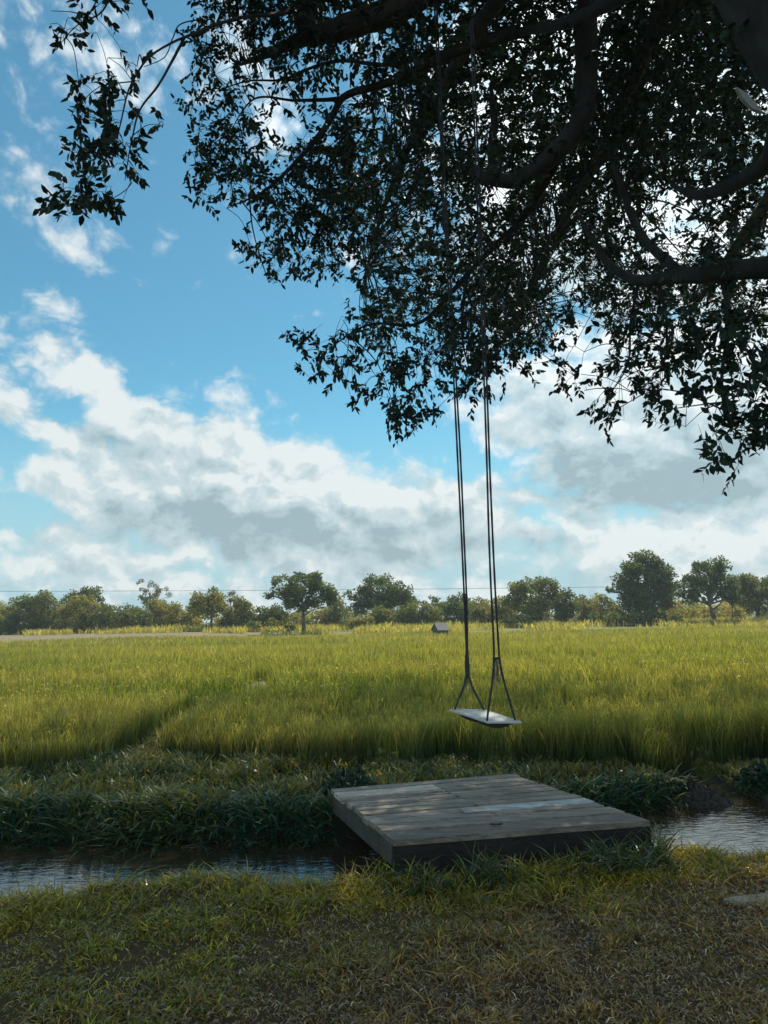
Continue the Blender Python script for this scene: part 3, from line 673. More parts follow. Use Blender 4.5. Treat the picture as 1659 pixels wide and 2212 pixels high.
def weed(x, y, r, h, label, seed, c=(.022, .055, .035)):
    global rng
    z = float(height(x, y)); root = empty('weed_clump', (x, y, z)); tag(root, label, 'plant')
    mb = MB(); st = MB(); n = 420
    for k in range(14):
        a = rng.uniform(0, 6.28); e = np.array([x+r*.8*math.cos(a)*rng.random(), y+r*.8*math.sin(a)*rng.random(), z+h*rng.uniform(.6, 1)])
        st.tube(smooth_path([[x, y, z-.02], [(x+e[0])/2, (y+e[1])/2, z+h*.5], e], 5), .004, 4, (.05, .07, .03))
    d = unit(rng.normal(0, 1, (n, 3))); d[:, 2] = np.abs(d[:, 2]); rad = rng.random(n)**.4
    p = np.array([x, y, z])+d*np.array([r, r, h])*rad[:, None]
    dr = unit(d+rng.normal(0, .6, (n, 3))-[0, 0, .3]); leaf_cards(mb, p, dr, unit(rng.normal(0, 1, (n, 3))+[0, 0, 1]), rng.uniform(.05, .10, n), rng.uniform(.02, .04, n), jitter(np.tile(c, (n, 1)), .3))
    mb.build('leaf', M_LEAF, root)['label'] = 'dense small dark leaves'; st.build('stem', M_FBARK, root)
weed(2.55, 7.12, .26, .20, 'low dark weed clump on the near side of the larger mud heap', 2)
weed(3.00, 7.62, .22, .18, 'low dark weed clump on top of the larger mud heap', 3)
weed(3.75, 7.68, .24, .16, 'low dark weed clump behind the smaller mud heap', 4)
weed(-.38, 6.98, .22, .25, 'dark leafy weed clump behind the back left corner of the platform', 1)

# ------------------------------------------------------------------ the big shade tree
LIMBS = {}
def build_shade_tree():
    root = empty('shade_tree', (4.3, 4.2, 0))
    tag(root, 'large dark leafy tree overhanging the whole scene and carrying the swing', 'tree')
    nodes = []
    def limb(name, pts, radii, sides=12, n=None):
        pts = np.array(pts); n = n or max(8, len(pts)*5)
        p = smooth_path(pts, n); d0 = np.linspace(0, 1, len(radii)); r = np.interp(np.linspace(0, 1, n), d0, radii)
        p = p + rng.normal(0, 1, p.shape)*(r*.05)[:, None]
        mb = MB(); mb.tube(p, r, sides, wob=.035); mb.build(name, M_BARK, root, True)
        for a, b in zip(p, r): nodes.append(np.r_[a, b])
        return p
    T = [(4.3, 4.2, -.2), (4.25, 4.2, 1.2), (3.95, 4.3, 2.8), (3.45, 4.4, 4.2), (2.95, 4.6, 5.5), (2.6, 4.9, 6.8), (2.5, 5.3, 8.2), (2.7, 6.0, 9.8)]
    limb('trunk', T, [.55, .42, .37, .34, .31, .28, .2, .1], 18, 40)
    limb('limb', [T[5], P(1290, -120, 6.2), P(1120, -85, 7.0), P(1016, -52, 7.3), P(938, -30, 7.7), P(880, 5, 7.8), P(770, 52, 7.9), P(660, 82, 8.1), P(590, 112, 8.3), P(520, 140, 8.6)], [.22, .19, .18, .18, .18, .175, .165, .14, .07, .015])
    limb('limb', [P(672, 78, 8.1), P(655, 35, 8.1), P(660, -30, 8.2), P(640, -120, 8.5)], [.13, .11, .10, .05])
    limb('limb', [P(655, 10, 8.1), P(600, 30, 7.5), P(520, 38, 7.0), P(445, 62, 6.5), P(400, 80, 6.2), P(372, 92, 6.1), P(318, 128, 6.0), P(280, 190, 6.0), P(262, 260, 6.0), P(240, 360, 6.0)], [.05, .035, .026, .02, .017, .014, .011, .009, .007, .003], 8)
    limb('limb', [P(398, 82, 6.2), P(370, 135, 6.15), P(338, 190, 6.1), P(305, 232, 6.1), P(285, 300, 6.1), P(270, 390, 6.1)], [.014, .012, .010, .008, .006, .003], 6)
    limb('limb', [P(430, 42, 6.4), P(390, 52, 6.3), P(372, 85, 6.2), P(350, 128, 6.1), P(310, 145, 6.1)], [.007, .006, .006, .005, .003], 5)
    limb('limb', [P(300, -60, 7), P(240, -20, 6.4), P(215, 30, 6.2), P(160, 60, 6.1), P(130, 95, 6.1)], [.03, .018, .012, .008, .003], 6)
    # second tier: slim branch left of the ropes
    limb('limb', [T[5], P(1250, 40, 6.6), P(1120, 70, 7.6), P(950, 115, 8.4), P(830, 140, 8.8), P(725, 132, 9), P(650, 155, 9), P(620, 170, 9), P(535, 175, 9), P(470, 195, 9)], [.14, .09, .07, .055, .04, .032, .028, .024, .016, .006], 10)
    limb('limb', [P(1120, 70, 7.6), P(960, 122, 8.1), P(829, 182, 8.3), P(740, 212, 8.4), P(712, 262, 8.4), P(675, 310, 8.4), P(620, 370, 8.4), P(575, 410, 8.4), P(490, 450, 8.4)], [.07, .062, .055, .05, .045, .038, .028, .018, .005], 10)
    limb('limb', [P(735, 214, 8.4), P(640, 217, 8.4), P(545, 216, 8.4), P(520, 245, 8.4), P(498, 285, 8.4)], [.03, .02, .014, .010, .004], 6)
    # the pale curving limb in the middle
    limb('limb', [T[6], P(1285, -60, 6.8), P(1264, 50, 7.1), P(1269, 150, 7.3), P(1252, 265, 7.4), P(1210, 320, 7.5), P(1110, 388, 7.7), P(1058, 384, 7.9), P(985, 350, 8.3)], [.16, .14, .13, .125, .12, .115, .095, .07, .02], 12)
    limb('limb', [P(1075, 388, 7.8), P(1062, 330, 8), P(1068, 270, 8.2), P(1060, 180, 8.6)], [.06, .05, .045, .02], 8)
    limb('limb', [P(1230, 295, 7.45), P(1130, 470, 8.2), P(1040, 560, 8.6), P(985, 620, 8.7), P(900, 700, 8.7), P(800, 700, 8.7), P(700, 760, 8.7)], [.055, .045, .038, .032, .024, .015, .005], 8)
    limb('limb', [P(1010, 590, 8.65), P(1000, 660, 8.5), P(1000, 740, 8.4), P(1020, 820, 8.3)], [.026, .02, .014, .004], 6)
    # right hand limbs
    limb('limb', [T[2], (3.7, 5.0, 3.9), P(1659, 577, 5.7), P(1540, 590, 6.1), P(1440, 600, 6.5), P(1379, 606, 6.8), P(1333, 585, 7.1), P(1306, 560, 7.3), P(1280, 515, 7.6), P(1245, 460, 8)], [.24, .19, .105, .10, .09, .075, .05, .04, .032, .01], 12)
    limb('limb', [P(1475, 594, 6.35), P(1436, 560, 6.6), P(1389, 513, 7), P(1366, 470, 7.2), P(1338, 390, 7.6), P(1310, 300, 8)], [.05, .045, .042, .036, .03, .01], 8)
    limb('limb', [P(1420, 602, 6.6), P(1440, 700, 6.7), P(1425, 800, 6.8), P(1370, 850, 6.9)], [.02, .014, .010, .004], 6)
    limb('limb', [P(1380, 606, 6.8), P(1362, 700, 7), P(1355, 790, 7.1), P(1320, 850, 7.2)], [.018, .013, .010, .004], 6)
    limb('limb', [P(1560, 592, 6.1), P(1575, 700, 6.1), P(1560, 800, 6.2), P(1565, 920, 6.2)], [.03, .02, .014, .005], 6)
    limb('limb', [T[4], P(1659, 350, 5.2), P(1600, 390, 5.6), P(1520, 420, 6.2), P(1450, 400, 7)], [.16, .075, .06, .045, .015], 9)
    limb('limb', [T[5], (1.8, 6.5, 8.2), (1.0, 9.5, 9.2), (.2, 13, 9.6), (-.3, 16, 9.6)], [.14, .10, .075, .05, .02], 10)
    limb('limb', [T[5], (3.2, 7.5, 8.2), (3.6, 11, 9.0), (3.4, 15, 9.0), (3.4, 18, 8.8)], [.14, .10, .075, .05, .02], 10)
    limb('limb', [T[4], (4.8, 7, 7.0), (5.8, 10.5, 7.6), (6.2, 14, 7.6)], [.2, .17, .12, .04], 10)
    limb('limb', [T[4], (1.8, 2.6, 7.0), (.2, 1.2, 8.2), (-1.5, .4, 8.8)], [.18, .15, .1, .03], 10)
    limb('limb', [T[4], (4.6, 2.4, 7.0), (6.2, .8, 8.2), (8, 0, 8.8)], [.18, .15, .1, .03], 10)
    nodes_a = np.array(nodes)
    # peeled pale scar of bare wood on the trunk side
    mb = MB(); a = [P(1592, 188, 4.35), P(1612, 200, 4.34), P(1632, 220, 4.33), P(1648, 242, 4.32), P(1626, 234, 4.34), P(1606, 214, 4.35)]
    off = FW*.03
    v = np.array(a+[p+off for p in a]); n = 6
    mb.add(v, [[i, n+i, n+(i+1) % n, (i+1) % n] for i in range(n)]); mb.add(v, [[0, 1, 5], [1, 4, 5], [1, 2, 4], [2, 3, 4], [6, 11, 7], [7, 11, 10], [7, 10, 8], [8, 10, 9]])
    o = mb.build('bark_strip', mat_plain('peeled_wood', (.20, .22, .20), .8, 30, .5), root); o['label'] = 'pale peeled strip hanging from the trunk'

    GRID = """00243300577777767888998689999999
01331000577878568889998579999999
00002200566655468889987579999988
00035300456444358889999889999998
00056310443110368888898988999987
00036220342001567888898898998988
00045310464334678889999888889877
00155200475455788889998877888886
00354000142456788885488788732566
00000000000567667875687778511456
00000000004555467885688877621566
00000000000234136788787577656666
00000000000000057777888466676666
00000000000000377787888546667666
00000000000023674586678345557677
00000000000012446546630245455577
00000000000000115313100144234567
00000000000000005400000012023466
00000000000000001000000000000325
00000000000000000000000000000110""".split('\n')
    TAU = [0, .28, .6, .95, 1.3, 1.7, 2.1, 2.6, 3.2, 4.0]
    C = 52.0
    tw_p, tw_sz, cents = [], [], []
    for r, row in enumerate(GRID):
        for c_, ch in enumerate(row):
            dgt = int(ch)
            if not dgt: continue
            x, y = (c_+.5)*C, (r+.5)*C
            if x < 400: layers = [(6.0, .25, 1.0)]
            elif x < 730 and y < 480: layers = [(8.4, .5, 1.0)]
            elif x < 760 or y > 780 and x < 1240: layers = [(8.6, .5, 1.0)]
            elif x > 1240 and y > 660: layers = [(6.9 if x < 1450 else 6.1, .6, 1.0)]
            elif dgt >= 7: layers = [(8.7, .9, .45), (15.8, 2.6, .6)]
            else: layers = [(8.6, .9, 1.0)]
            if x > 1400 and y < 620: layers = [(7.0, .8, .6), (14.5, 3, .7)]
            if dgt >= 5 and 13 <= c_ and r <= 13: layers = [(*layers[0][:2], .42 if dgt >= 7 else .75), (0, 0, .95)]
            e_ang = math.asin(ray(x, y)[2]/np.linalg.norm(ray(x, y))); te = math.tan(e_ang)
            for (D, sd_, fr) in layers:
                deep = D == 0
                if deep: D, sd_ = min(19.5, 9.0/te), min(19.5, 9.0/te)*.13
                area = (C/FPX*D)**2; ls = 1.05 if deep else (.86 if x < 400 or x > 1480 and y > 560 else .80); nl = (1.0 if deep else (.5 if y < 150 else .85) if x < 400 else 1.3 if x < 780 else .92)*TAU[dgt]*fr*area/(.00135*ls*ls); nt_ = rng.poisson(nl/9.0*1.15)
                for k in range(max(1 if dgt > 1 else 0, nt_//14)):
                    cents.append(P(x+rng.uniform(-22, 22), y+rng.uniform(-30, 14), D+rng.normal(0, sd_*.6)))
                for k in range(nt_):
                    q_ = P(x+rng.normal(0, .33 if x > 400 else .24)*C, y+rng.normal(0, .33 if x > 400 else .24)*C-(18 if x > 400 else 4), max(4.6, D+rng.normal(0, sd_)))
                    g_ = fbm(q_[0]+q_[2]*.35, q_[2]*1.1+q_[1]*.6, .62, 2)
                    if dgt > 2 and rng.random() > .06+1.9*sstep(.36, .66, g_): continue
                    tw_p.append(q_); tw_sz.append(ls)
    # the rest of the crown, above and to the sides of the view
    n = 16000
    th = rng.uniform(0, 2*math.pi, n); rr = np.sqrt(rng.random(n))
    cx, cy = 3.0+8.5*rr*np.cos(th), 7.5+12.0*rr*np.sin(th)
    cz = 12.2-4.2*rr**2.5+rng.normal(0, 1.0, n)
    q = np.stack([cx, cy, cz], 1); px, py, pz = project(q)
    inside = (cy < 3.5) | (pz > 0) & (px > -60) & (px < 1700) & (py > -70) & (py < 2300)
    q = q[~inside]
    tw_p = np.array(tw_p); n1 = len(tw_p)
    allp = np.concatenate([tw_p, q]); big = np.r_[np.zeros(n1), np.ones(len(q))]; lsz = np.r_[np.array(tw_sz), np.full(len(q), 2.0)]
    cents = np.array(cents)
    # branchlets from the nearest limb to cluster centres
    br = MB()
    for c_ in cents:
        dd = np.linalg.norm(nodes_a[:, :3]-c_, axis=1)+.5*np.maximum(0, c_[2]-nodes_a[:, 2])+.35*rng.random(len(nodes_a))
        k = int(np.argmin(dd)); a = nodes_a[k, :3]; L = np.linalg.norm(c_-a)
        if L > 3.0: continue
        mid = (a+c_)/2+np.array([0, 0, .12*L])+rng.normal(0, .07*L, 3)
        r0 = min(.004+.006*L, .8*nodes_a[k, 3]+.002)
        br.tube(smooth_path([a, mid, c_], 7), np.linspace(r0, .003, 7), 4, cap=False)
    lf = MB()
    n = len(allp)
    # twig direction: outwards from the nearest centre, drooping
    near = np.zeros((n, 3)); dist = np.zeros(n)
    for i0 in range(0, n, 2000):
        s_ = allp[i0:i0+2000]; d2 = ((s_[:, None, :]-cents[None])**2).sum(-1); k = d2.argmin(1); near[i0:i0+2000] = cents[k]; dist[i0:i0+2000] = np.sqrt(d2[np.arange(len(s_)), k])
    dr = unit(unit(allp-near)*.75+rng.normal(0, .5, (n, 3))+np.array([0, 0, -.2]))
    Lt = np.where(big > 0, rng.uniform(.5, .9, n), rng.uniform(.13, .29, n))
    p0 = allp-dr*Lt[:, None]*.5
    for i in range(n1):
        if dist[i] < .5 and big[i] == 0:
            m_ = (near[i]+p0[i])/2+[0, 0, .03]
            br.tube([near[i], m_, p0[i], p0[i]+dr[i]*Lt[i]], [.0035, .003, .0025, .0015], 3, cap=False)
        else:
            br.tube([p0[i]-dr[i]*.08, p0[i]+dr[i]*Lt[i]], [.0025, .0015], 3, cap=False)
    br.build('twig', M_BARK, root)['label'] = 'fine dark twigs of the crown'
    K = 9
    for big_ in (0, 1):
        s_ = np.where(big == big_)[0]
        if not len(s_): continue
        t = np.linspace(.08, 1.0, K)[None, :]+rng.normal(0, .03, (len(s_), K))
        p = p0[s_][:, None, :]+dr[s_][:, None, :]*Lt[s_][:, None, None]*t[..., None]
        side = unit(np.cross(dr[s_], rng.normal(0, 1, (len(s_), 3))))
        sg = np.where(np.arange(K) % 2 == 0, 1., -1.)[None, :, None]
        d = dr[s_][:, None, :]*.75+side[:, None, :]*sg*.75+rng.normal(0, .28, (len(s_), K, 3))+np.array([0, 0, -.45])
        flat = np.repeat((lsz[s_] > 1.0), K)[:, None]; d = d.reshape(-1, 3)*np.where(flat, np.array([1, 1, .45]), 1.0)
        d = unit(d); p = p.reshape(-1, 3); m_ = len(p)
        nrm = unit(rng.normal(0, 1, (m_, 3))*np.where(flat, .28, .75)+np.array([0, 0, .8]))
        ln = rng.uniform(.07, .125, m_)*np.repeat(lsz[s_], K); wd = ln*rng.uniform(.40, .58, m_)
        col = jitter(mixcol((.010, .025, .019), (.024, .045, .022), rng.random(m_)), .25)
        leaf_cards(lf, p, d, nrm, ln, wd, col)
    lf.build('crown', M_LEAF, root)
build_shade_tree()

# ------------------------------------------------------------------ far trees and bushes
PX = lambda D: FPX/D
def crown_mesh(mb, ells, D, col_a, col_b, dens=1.0, leaf=.30, clump=.75, hollow=.35):
    """ells: (x, y, rx, ry) in photo units at distance D; leaves gathered in clumps over each lobe"""
    for (x, y, rx, ry, *o) in ells:
        dd = o[0] if o else 0
        c = P(x, y, D+dd); s = 1/PX(D+dd); a = np.array([rx*s, max(rx*s*.85, .5), ry*s])
        vol = a[0]*a[2]; nc = max(5, int(vol*3.6*dens/clump**2))
        d = unit(rng.normal(0, 1, (nc, 3))); rad = hollow+(1-hollow)*rng.random(nc)**.45
        cc = c+d*a*rad[:, None]; up = np.clip((d[:, 2]*rad+1)/2, 0, 1)
        for k in range(nc):
            r = clump*rng.uniform(.55, 1.15)*min(1, a.min()/clump*.9); n = int(90*(r/.6)**2*(.3/leaf)**2*.8)+6
            q = unit(rng.normal(0, 1, (n, 3))); q[:, 2] *= .75; pr = r*rng.random(n)**.5
            p = cc[k]+q*pr[:, None]
            dr = unit(q+rng.normal(0, .7, (n, 3))); nr = unit(q*.8+rng.normal(0, .7, (n, 3))+[0, 0, .5])
            t = np.clip(rng.normal(.5, .22)+.25*rng.normal(0, 1, n), 0, 1)
            ln = leaf*rng.uniform(.6, 1.3, n); sd_ = unit(np.cross(dr, nr)); w = ln[:, None]*.32
            v = np.stack([p, p+dr*ln[:, None]*.5+sd_*w, p+dr*ln[:, None], p+dr*ln[:, None]*.5-sd_*w], 1)
            f = np.arange(n*4).reshape(n, 4)
            mb.add(v.reshape(-1, 3), f, np.repeat(jitter(mixcol(col_a, col_b, t), .18), 4, 0))
G1 = ((.050, .100, .048), (.15, .18, .06)); G2 = ((.12, .16, .05), (.36, .32, .11)); G3 = ((.075, .13, .05), (.26, .25, .085)); G4 = ((.26, .26, .09), (.50, .43, .17))
GB = ((.10, .10, .07), (.20, .18, .12))
def far_tree(label, ells, D, base, trunk_r, cols, limbs=(), trunk=None, name='tree', cat='tree', group='trees along the far edge of the rice field', **kw):
    bx, by = base; z = float(height(P(bx, by, D)[0], D)); b = P(bx, by, D); b[2] = z
    root = empty(name, b); tag(root, label, cat, group)
    mb = MB(); crown_mesh(mb, ells, D, *cols, **kw); mb.build('crown' if cat == 'tree' else 'foliage', M_FAR, root)
    tb = MB()
    top = np.mean([P(e[0], e[1], D) for e in ells], 0)
    path = [b-[0, 0, .3]] + ([P(x, y, D) for x, y in trunk] if trunk else [(b*.6+top*.4)]) + ([top] if not trunk else [])
    n = 14; pp = smooth_path(path, n); rr = np.linspace(trunk_r*1.15, trunk_r*.45, n); rr[0] *= 1.5
    tb.tube(pp, rr, 8, wob=.06)
    end = pp[-1] if trunk else pp[n//2]
    for e in ells:
        q = P(e[0], e[1], D+(e[4] if len(e) > 4 else 0))
        st = end if trunk else pp[n//2+2]
        mid = (st+q)/2+[rng.normal(0, .2), rng.normal(0, .2), -.1]
        tb.tube(smooth_path([st, mid, q], 7), np.linspace(trunk_r*.5, trunk_r*.12, 7), 6)
        for k in range(3):
            a2 = q+rng.normal(0, 1, 3)*np.array([e[2], e[2], e[3]])/PX(D)*.5
            tb.tube([mid, (mid+a2)/2+[0, 0, .15], a2], [trunk_r*.22, trunk_r*.16, trunk_r*.05], 5)
    for l in limbs: tb.tube(smooth_path([P(x, y, D) for x, y in l], 8), np.linspace(trunk_r*.45, trunk_r*.12, 8), 6)
    tb.build('trunk' if cat == 'tree' else 'stem', M_FBARK, root, True)
    return root
def bush(label, ells, D, base, cols, **kw):
    xs = [e[0]-e[2] for e in ells]+[e[0]+e[2] for e in ells]; x0, x1 = min(xs), max(xs)      # foliage down to the ground
    if base[1]-max(e[1] for e in ells) > 6: ells = list(ells)+[((x0*.7+x1*.3), base[1]-9, (x1-x0)*.28, 12), ((x0*.3+x1*.7), base[1]-9, (x1-x0)*.28, 12)]
    return far_tree(label, ells, D, base, .10, cols, name='bush', cat='bush', group='bushes along the far edge of the rice field', **kw)
def build_far():
    # left to right (photo positions)
    bush('pale golden bush at the far left end of the tree line', [(5, 1322, 30, 16), (-30, 1318, 40, 22)], 97, (5, 1372), G2)
    bush('low dark bush at the far left, on the edge of the sand strip', [(20, 1352, 40, 20), (-30, 1352, 40, 22), (60, 1358, 28, 14)], 93, (22, 1373), G1)
    bush('broad tall bush with brownish top at the left end', [(75, 1318, 48, 34), (50, 1310, 26, 26), (95, 1300, 28, 22), (70, 1345, 45, 26)], 94, (75, 1370), G3)
    far_tree('round dark crowned tree rising behind the left bushes', [(186, 1290, 32, 20), (172, 1282, 18, 14), (205, 1292, 16, 14), (143, 1296, 14, 9), (190, 1310, 36, 16)], 100, (186, 1368), .22, G1)
    bush('golden brown bush below the round dark tree on the left', [(165, 1318, 52, 24), (185, 1300, 26, 18), (150, 1342, 60, 24), (215, 1325, 22, 20)], 95, (165, 1368), G2)
    bush('long dark green hedge-like bush left of centre, dome topped', [(255, 1322, 42, 18), (300, 1332, 34, 24), (270, 1342, 60, 20), (222, 1345, 40, 20)], 94, (270, 1366), G3)
    far_tree('sparse nearly bare tree with thin grey twigs', [(325, 1276, 34, 22), (318, 1264, 22, 14), (345, 1290, 22, 16), (305, 1290, 14, 12)], 104, (325, 1360), .16, GB, dens=.13, leaf=.16, hollow=.1, clump=.42)
    bush('small dark bush under the sparse bare tree', [(324, 1294, 18, 11)], 102, (324, 1345), G1)
    bush('wide olive thicket right of the sparse tree', [(365, 1322, 40, 20), (340, 1315, 36, 14), (400, 1332, 40, 20), (375, 1344, 50, 14)], 97, (370, 1362), G2)
    far_tree('small golden brown tree with thin forked trunk', [(452, 1292, 34, 17), (436, 1300, 24, 18), (470, 1300, 24, 20), (452, 1316, 40, 14), (425, 1315, 16, 10)], 92, (454, 1362), .14, G2, trunk=[(456, 1345), (459, 1322), (457, 1305)], limbs=[[(457, 1343), (464, 1333)]])
    far_tree('thin bare topped tree behind the golden brown one', [(496, 1290, 12, 16), (502, 1302, 10, 14)], 101, (498, 1360), .1, GB, dens=.16, leaf=.16, clump=.42)
    bush('olive bush between the golden tree and the dark bush', [(515, 1322, 32, 26), (530, 1312, 22, 16), (500, 1340, 30, 16)], 96, (515, 1360), G2)
    bush('dark green rounded bush left of the umbrella shaped tree', [(562, 1330, 22, 22), (555, 1342, 20, 18), (590, 1325, 24, 18), (610, 1318, 24, 22)], 95, (565, 1360), G1)
    bush('low dark bush on the field edge left of the umbrella tree', [(545, 1352, 18, 9), (520, 1357, 26, 6), (583, 1347, 14, 9)], 90, (545, 1362), G3)
    far_tree('umbrella shaped tree standing alone on the field edge with bare trunk', [(655, 1265, 48, 22), (612, 1262, 26, 18), (688, 1256, 30, 20), (706, 1275, 20, 18), (600, 1280, 18, 12), (640, 1285, 40, 18), (690, 1292, 30, 18), (655, 1304, 26, 16), (585, 1284, 10, 8), (715, 1290, 14, 16)],
             86, (657, 1361), .25, G1, trunk=[(656, 1345), (655, 1325), (652, 1312)], limbs=[[(656, 1330), (675, 1318), (700, 1313)], [(654, 1318), (640, 1300), (628, 1280)]], dens=.95, clump=.6)
    bush('golden bush right of the umbrella tree trunk', [(772, 1338, 24, 12), (760, 1345, 26, 9), (790, 1342, 14, 9)], 90, (770, 1357), G2)
    bush('dim bush filling the gap right of the umbrella tree', [(722, 1318, 18, 26), (735, 1330, 20, 18), (705, 1335, 26, 14), (630, 1335, 26, 12)], 98, (722, 1358), G2)
    far_tree('wide dome shaped dark green tree left of the swing ropes', [(825, 1276, 50, 26), (790, 1290, 34, 24), (860, 1286, 34, 26), (815, 1258, 30, 14), (845, 1304, 48, 20), (775, 1306, 24, 18), (885, 1300, 18, 16), (757, 1288, 12, 10)], 99, (825, 1356), .3, G1)
    bush('small warm green bush under the dome shaped tree', [(838, 1322, 26, 14), (852, 1328, 14, 12), (822, 1330, 22, 12)], 93, (838, 1352), G3)
    bush('rounded bush with golden top behind the little hut', [(900, 1318, 38, 18), (885, 1330, 36, 18), (925, 1325, 28, 18), (940, 1338, 18, 12), (880, 1342, 26, 10)], 92, (900, 1354), G3)
    far_tree('small distant tree peeping over the hut bush', [(936, 1294, 13, 6), (930, 1302, 16, 8)], 110, (936, 1350), .12, G1)
    bush('dense dark bush left of the ropes', [(978, 1325, 28, 24), (965, 1312, 22, 14), (990, 1340, 22, 14), (1000, 1318, 16, 16)], 93, (980, 1354), G1)
    far_tree('two small dark crowns rising behind the rope line', [(990, 1290, 14, 9), (975, 1296, 14, 8), (1003, 1295, 10, 8)], 108, (988, 1350), .14, G1)
    bush('olive brown bushes between the two rope pairs', [(1030, 1312, 26, 18), (1025, 1330, 24, 16), (1050, 1322, 22, 20), (1045, 1340, 24, 10)], 96, (1035, 1352), G2)
    bush('brown bush right of the rope pairs', [(1080, 1310, 20, 18), (1075, 1330, 22, 14), (1095, 1325, 16, 22)], 97, (1080, 1352), G2)
    far_tree('umbrella tree with a sky hole in its crown right of the ropes', [(1150, 1266, 40, 16), (1118, 1278, 26, 20), (1182, 1270, 24, 18), (1108, 1294, 22, 14), (1145, 1304, 44, 16), (1175, 1298, 24, 16), (1195, 1286, 16, 18), (1150, 1326, 34, 16)], 92, (1168, 1350), .26, G3, trunk=[(1168, 1335), (1165, 1318), (1160, 1305)], clump=.6)
    far_tree('narrow dark tree hanging low beside the sky hole tree', [(1218, 1282, 16, 12), (1222, 1302, 22, 20), (1215, 1325, 22, 20), (1235, 1318, 14, 22)], 93, (1218, 1350), .2, G1)
    bush('low golden bush under the sky hole tree', [(1105, 1340, 30, 9), (1125, 1337, 22, 9), (1085, 1342, 16, 7)], 90, (1105, 1350), G2)
    bush('large golden brown bush left of the tallest tree', [(1290, 1305, 46, 18), (1265, 1315, 26, 24), (1320, 1318, 34, 20), (1285, 1330, 44, 16)], 95, (1290, 1348), G2)
    bush('dark green bush at the foot of the tallest tree', [(1315, 1333, 34, 14), (1365, 1335, 40, 14), (1410, 1335, 30, 12), (1450, 1336, 24, 11)], 89, (1365, 1348), G1)
    far_tree('tallest dark round tree on the right of the field', [(1395, 1240, 48, 38), (1365, 1252, 34, 34), (1425, 1246, 34, 34), (1395, 1215, 36, 20), (1440, 1262, 26, 28), (1350, 1272, 24, 28), (1395, 1285, 54, 30), (1440, 1290, 28, 22), (1370, 1308, 34, 20), (1415, 1312, 30, 18), (1322, 1276, 12, 7)], 92, (1398, 1348), .4, G1)
    far_tree('leaning tree with flat layered crown on a bent trunk', [(1535, 1222, 36, 14), (1550, 1228, 26, 12), (1505, 1230, 22, 10), (1525, 1250, 44, 16), (1495, 1268, 36, 20), (1560, 1262, 34, 20), (1535, 1280, 50, 18), (1580, 1285, 22, 20), (1480, 1290, 22, 14)], 88, (1545, 1346), .3, G1,
             trunk=[(1543, 1335), (1537, 1318), (1533, 1305)], limbs=[[(1538, 1318), (1552, 1308), (1562, 1296)], [(1534, 1308), (1515, 1300), (1500, 1296)]], dens=.9, clump=.6)
    far_tree('dark spreading tree at the far right edge', [(1620, 1262, 30, 18), (1650, 1275, 40, 26), (1615, 1290, 26, 24), (1680, 1270, 40, 26), (1650, 1305, 46, 22), (1600, 1280, 16, 16), (1605, 1252, 14, 8)], 90, (1640, 1346), .32, G3)
    far_tree('thin bare trunked sapling left of the right edge tree', [(1583, 1300, 10, 10), (1580, 1292, 12, 8)], 88, (1582, 1347), .09, G1)
    bush('brown low bush at the foot of the right edge tree', [(1620, 1340, 34, 7), (1655, 1341, 30, 7), (1590, 1343, 20, 5)], 86, (1625, 1348), G2)
    bush('bright golden bush glowing behind the leaning tree', [(1500, 1325, 40, 16), (1450, 1315, 30, 16), (1560, 1322, 36, 18), (1600, 1328, 26, 12)], 99, (1520, 1347), G4)
    bush('small dark bush beside the umbrella tree trunk', [(622, 1356, 10, 5), (634, 1357, 7, 4)], 85.5, (625, 1362), G1)
    bush('small brown heap of scrub under the golden brown tree', [(452, 1357, 11, 9), (446, 1361, 12, 5)], 91, (452, 1366), G2)
    # one far wood behind everything
    mb = MB(); e = []
    for x in np.arange(-500, 2200, 42): e.append((x, 1338-(x-829)*.0192+rng.uniform(-10, 6), 40, 22+rng.uniform(0, 12), rng.uniform(-6, 10)))
    crown_mesh(mb, e, 118, *G2, dens=.55, leaf=.5, clump=1.1)
    tag(mb.build('far_wood', M_FAR), 'low olive wood closing the view behind the field trees', 'wood', kind='stuff')
    # tall wild grass along the far edge
    mb = MB(); n = 60000; y = rng.uniform(82, 97, n); x = rng.uniform(-62, 62, n); ok = (y > y_end(x)+2) & (rng.random(n) < 1.6*sstep(.40, .62, fbm(x, y*.8, 5.0, 3))*np.interp(x, [-70, -46, -44, -16, -14, -8, 6, 10, 30, 38, 44, 70], [.1, .1, 1, 1, .5, 1, 1, .3, .25, .9, .9, .5])); x, y = x[ok], y[ok]
    ok = ~((x < -14) & (y < 86)); x, y = x[ok], y[ok]; n = len(x)
    c = jitter(mixcol((.30, .32, .08), (.58, .50, .20), rng.random(n)), .2)
    blades(mb, np.stack([x, y, height(x, y)], 1), rng.uniform(.35, 1.15, n)*(.4+.9*fbm(x+50, y, 3.0, 3)), rng.uniform(.06, .14, n), rng.uniform(0, 6.28, n), rng.uniform(.1, .5, n), rng.uniform(0, .35, n), 2, c)
    tag(mb.build('wild_grass', M_RICE), 'tall pale wild grass along the far edge of the field', 'grass', kind='stuff')
    # little field hut
    c = P(951, 1358, 72); z0 = float(height(c[0], 72)); hx, hy = c[0], 72
    root = empty('field_hut', (hx, hy, z0)); tag(root, 'tiny grey roofed field hut standing in the rice before the bushes', 'hut')
    w, d, e, rg = .55, .5, .72, 1.28
    mb = MB(); a = .5; R2 = np.array([[math.cos(a), -math.sin(a)], [math.sin(a), math.cos(a)]])
    def L(px, py, pz): q = R2@np.array([px, py]); return [hx+q[0], hy+q[1], z0+pz]
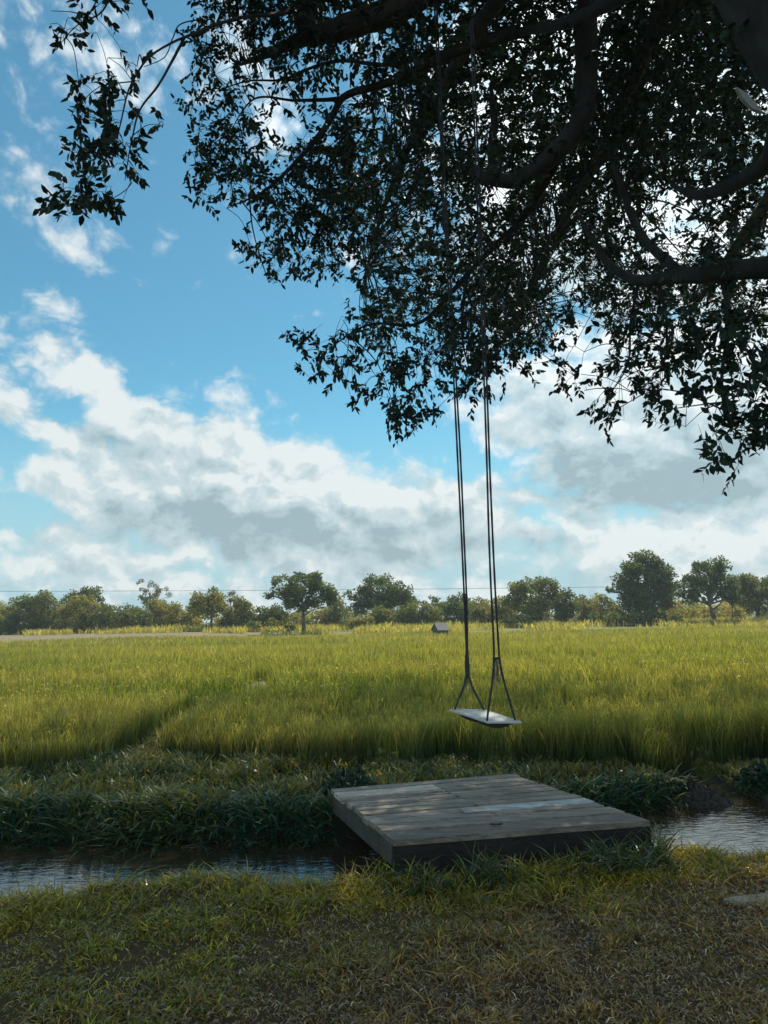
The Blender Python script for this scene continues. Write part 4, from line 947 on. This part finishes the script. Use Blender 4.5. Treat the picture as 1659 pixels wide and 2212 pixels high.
    mb.hexa([L(-w, -d, -.1), L(w, -d, -.1), L(w, d, -.1), L(-w, d, -.1), L(-w, -d, e), L(w, -d, e), L(w, d, e), L(-w, d, e)], (.12, .12, .11))
    mb.add([L(-w, -d, e), L(-w, d, e), L(-w, 0, rg-.03), L(w, -d, e), L(w, d, e), L(w, 0, rg-.03)], [[0, 2, 1], [3, 4, 5]], (.12, .12, .11))
    mb.build('wall', mat_plain('hut_board', (.10, .10, .09), .8, 6), root)
    rm = mat_plain('roof_sheet', (.13, .13, .125), .8, 6)
    for s in (-1, 1):
        mb = MB(); b = [L(-w-.12, s*(d+.14), e-.12), L(w+.12, s*(d+.14), e-.12), L(w+.12, 0, rg), L(-w-.12, 0, rg)]
        if s > 0: b = b[::-1]
        b = np.array(b); mb.hexa(np.concatenate([b, b+[0, 0, .04]])); mb.build('roof', rm, root)
    # power line
    root = empty('power_line', P(0, 1270, 112)); tag(root, 'thin overhead wire crossing the sky above the far trees', 'wire')
    for dz in (0,):
        a, b = P(-700, 1276, 112), P(2500, 1246, 112); mb = MB(); t = np.linspace(0, 1, 40)[:, None]
        p = a+(b-a)*t; p[:, 2] -= .8*(4*t[:, 0]*(1-t[:, 0])); mb.tube(p, .028, 5); mb.build('wire', mat_plain('wire_metal', (.12, .13, .14)), root)
build_far()

def build_haze():
    mb = MB(); a, b = np.array([-170, -6, -2.0]), np.array([170, 185, 17.0])
    c8 = [[a[0], a[1], a[2]], [b[0], a[1], a[2]], [b[0], b[1], a[2]], [a[0], b[1], a[2]], [a[0], a[1], b[2]], [b[0], a[1], b[2]], [b[0], b[1], b[2]], [a[0], b[1], b[2]]]
    mb.hexa(c8)
    m = bpy.data.materials.new('haze_air'); m.use_nodes = True; nt = m.node_tree; nt.nodes.clear()
    out = N(nt, 'ShaderNodeOutputMaterial'); v = N(nt, 'ShaderNodeVolumePrincipled', inp={'Color': (.80, .90, .95, 1), 'Density': HAZE, 'Anisotropy': 0.2})
    nt.links.new(v.outputs[0], out.inputs['Volume'])
    tag(mb.build('haze', m), kind='stuff')
HAZE = .0006
build_haze()
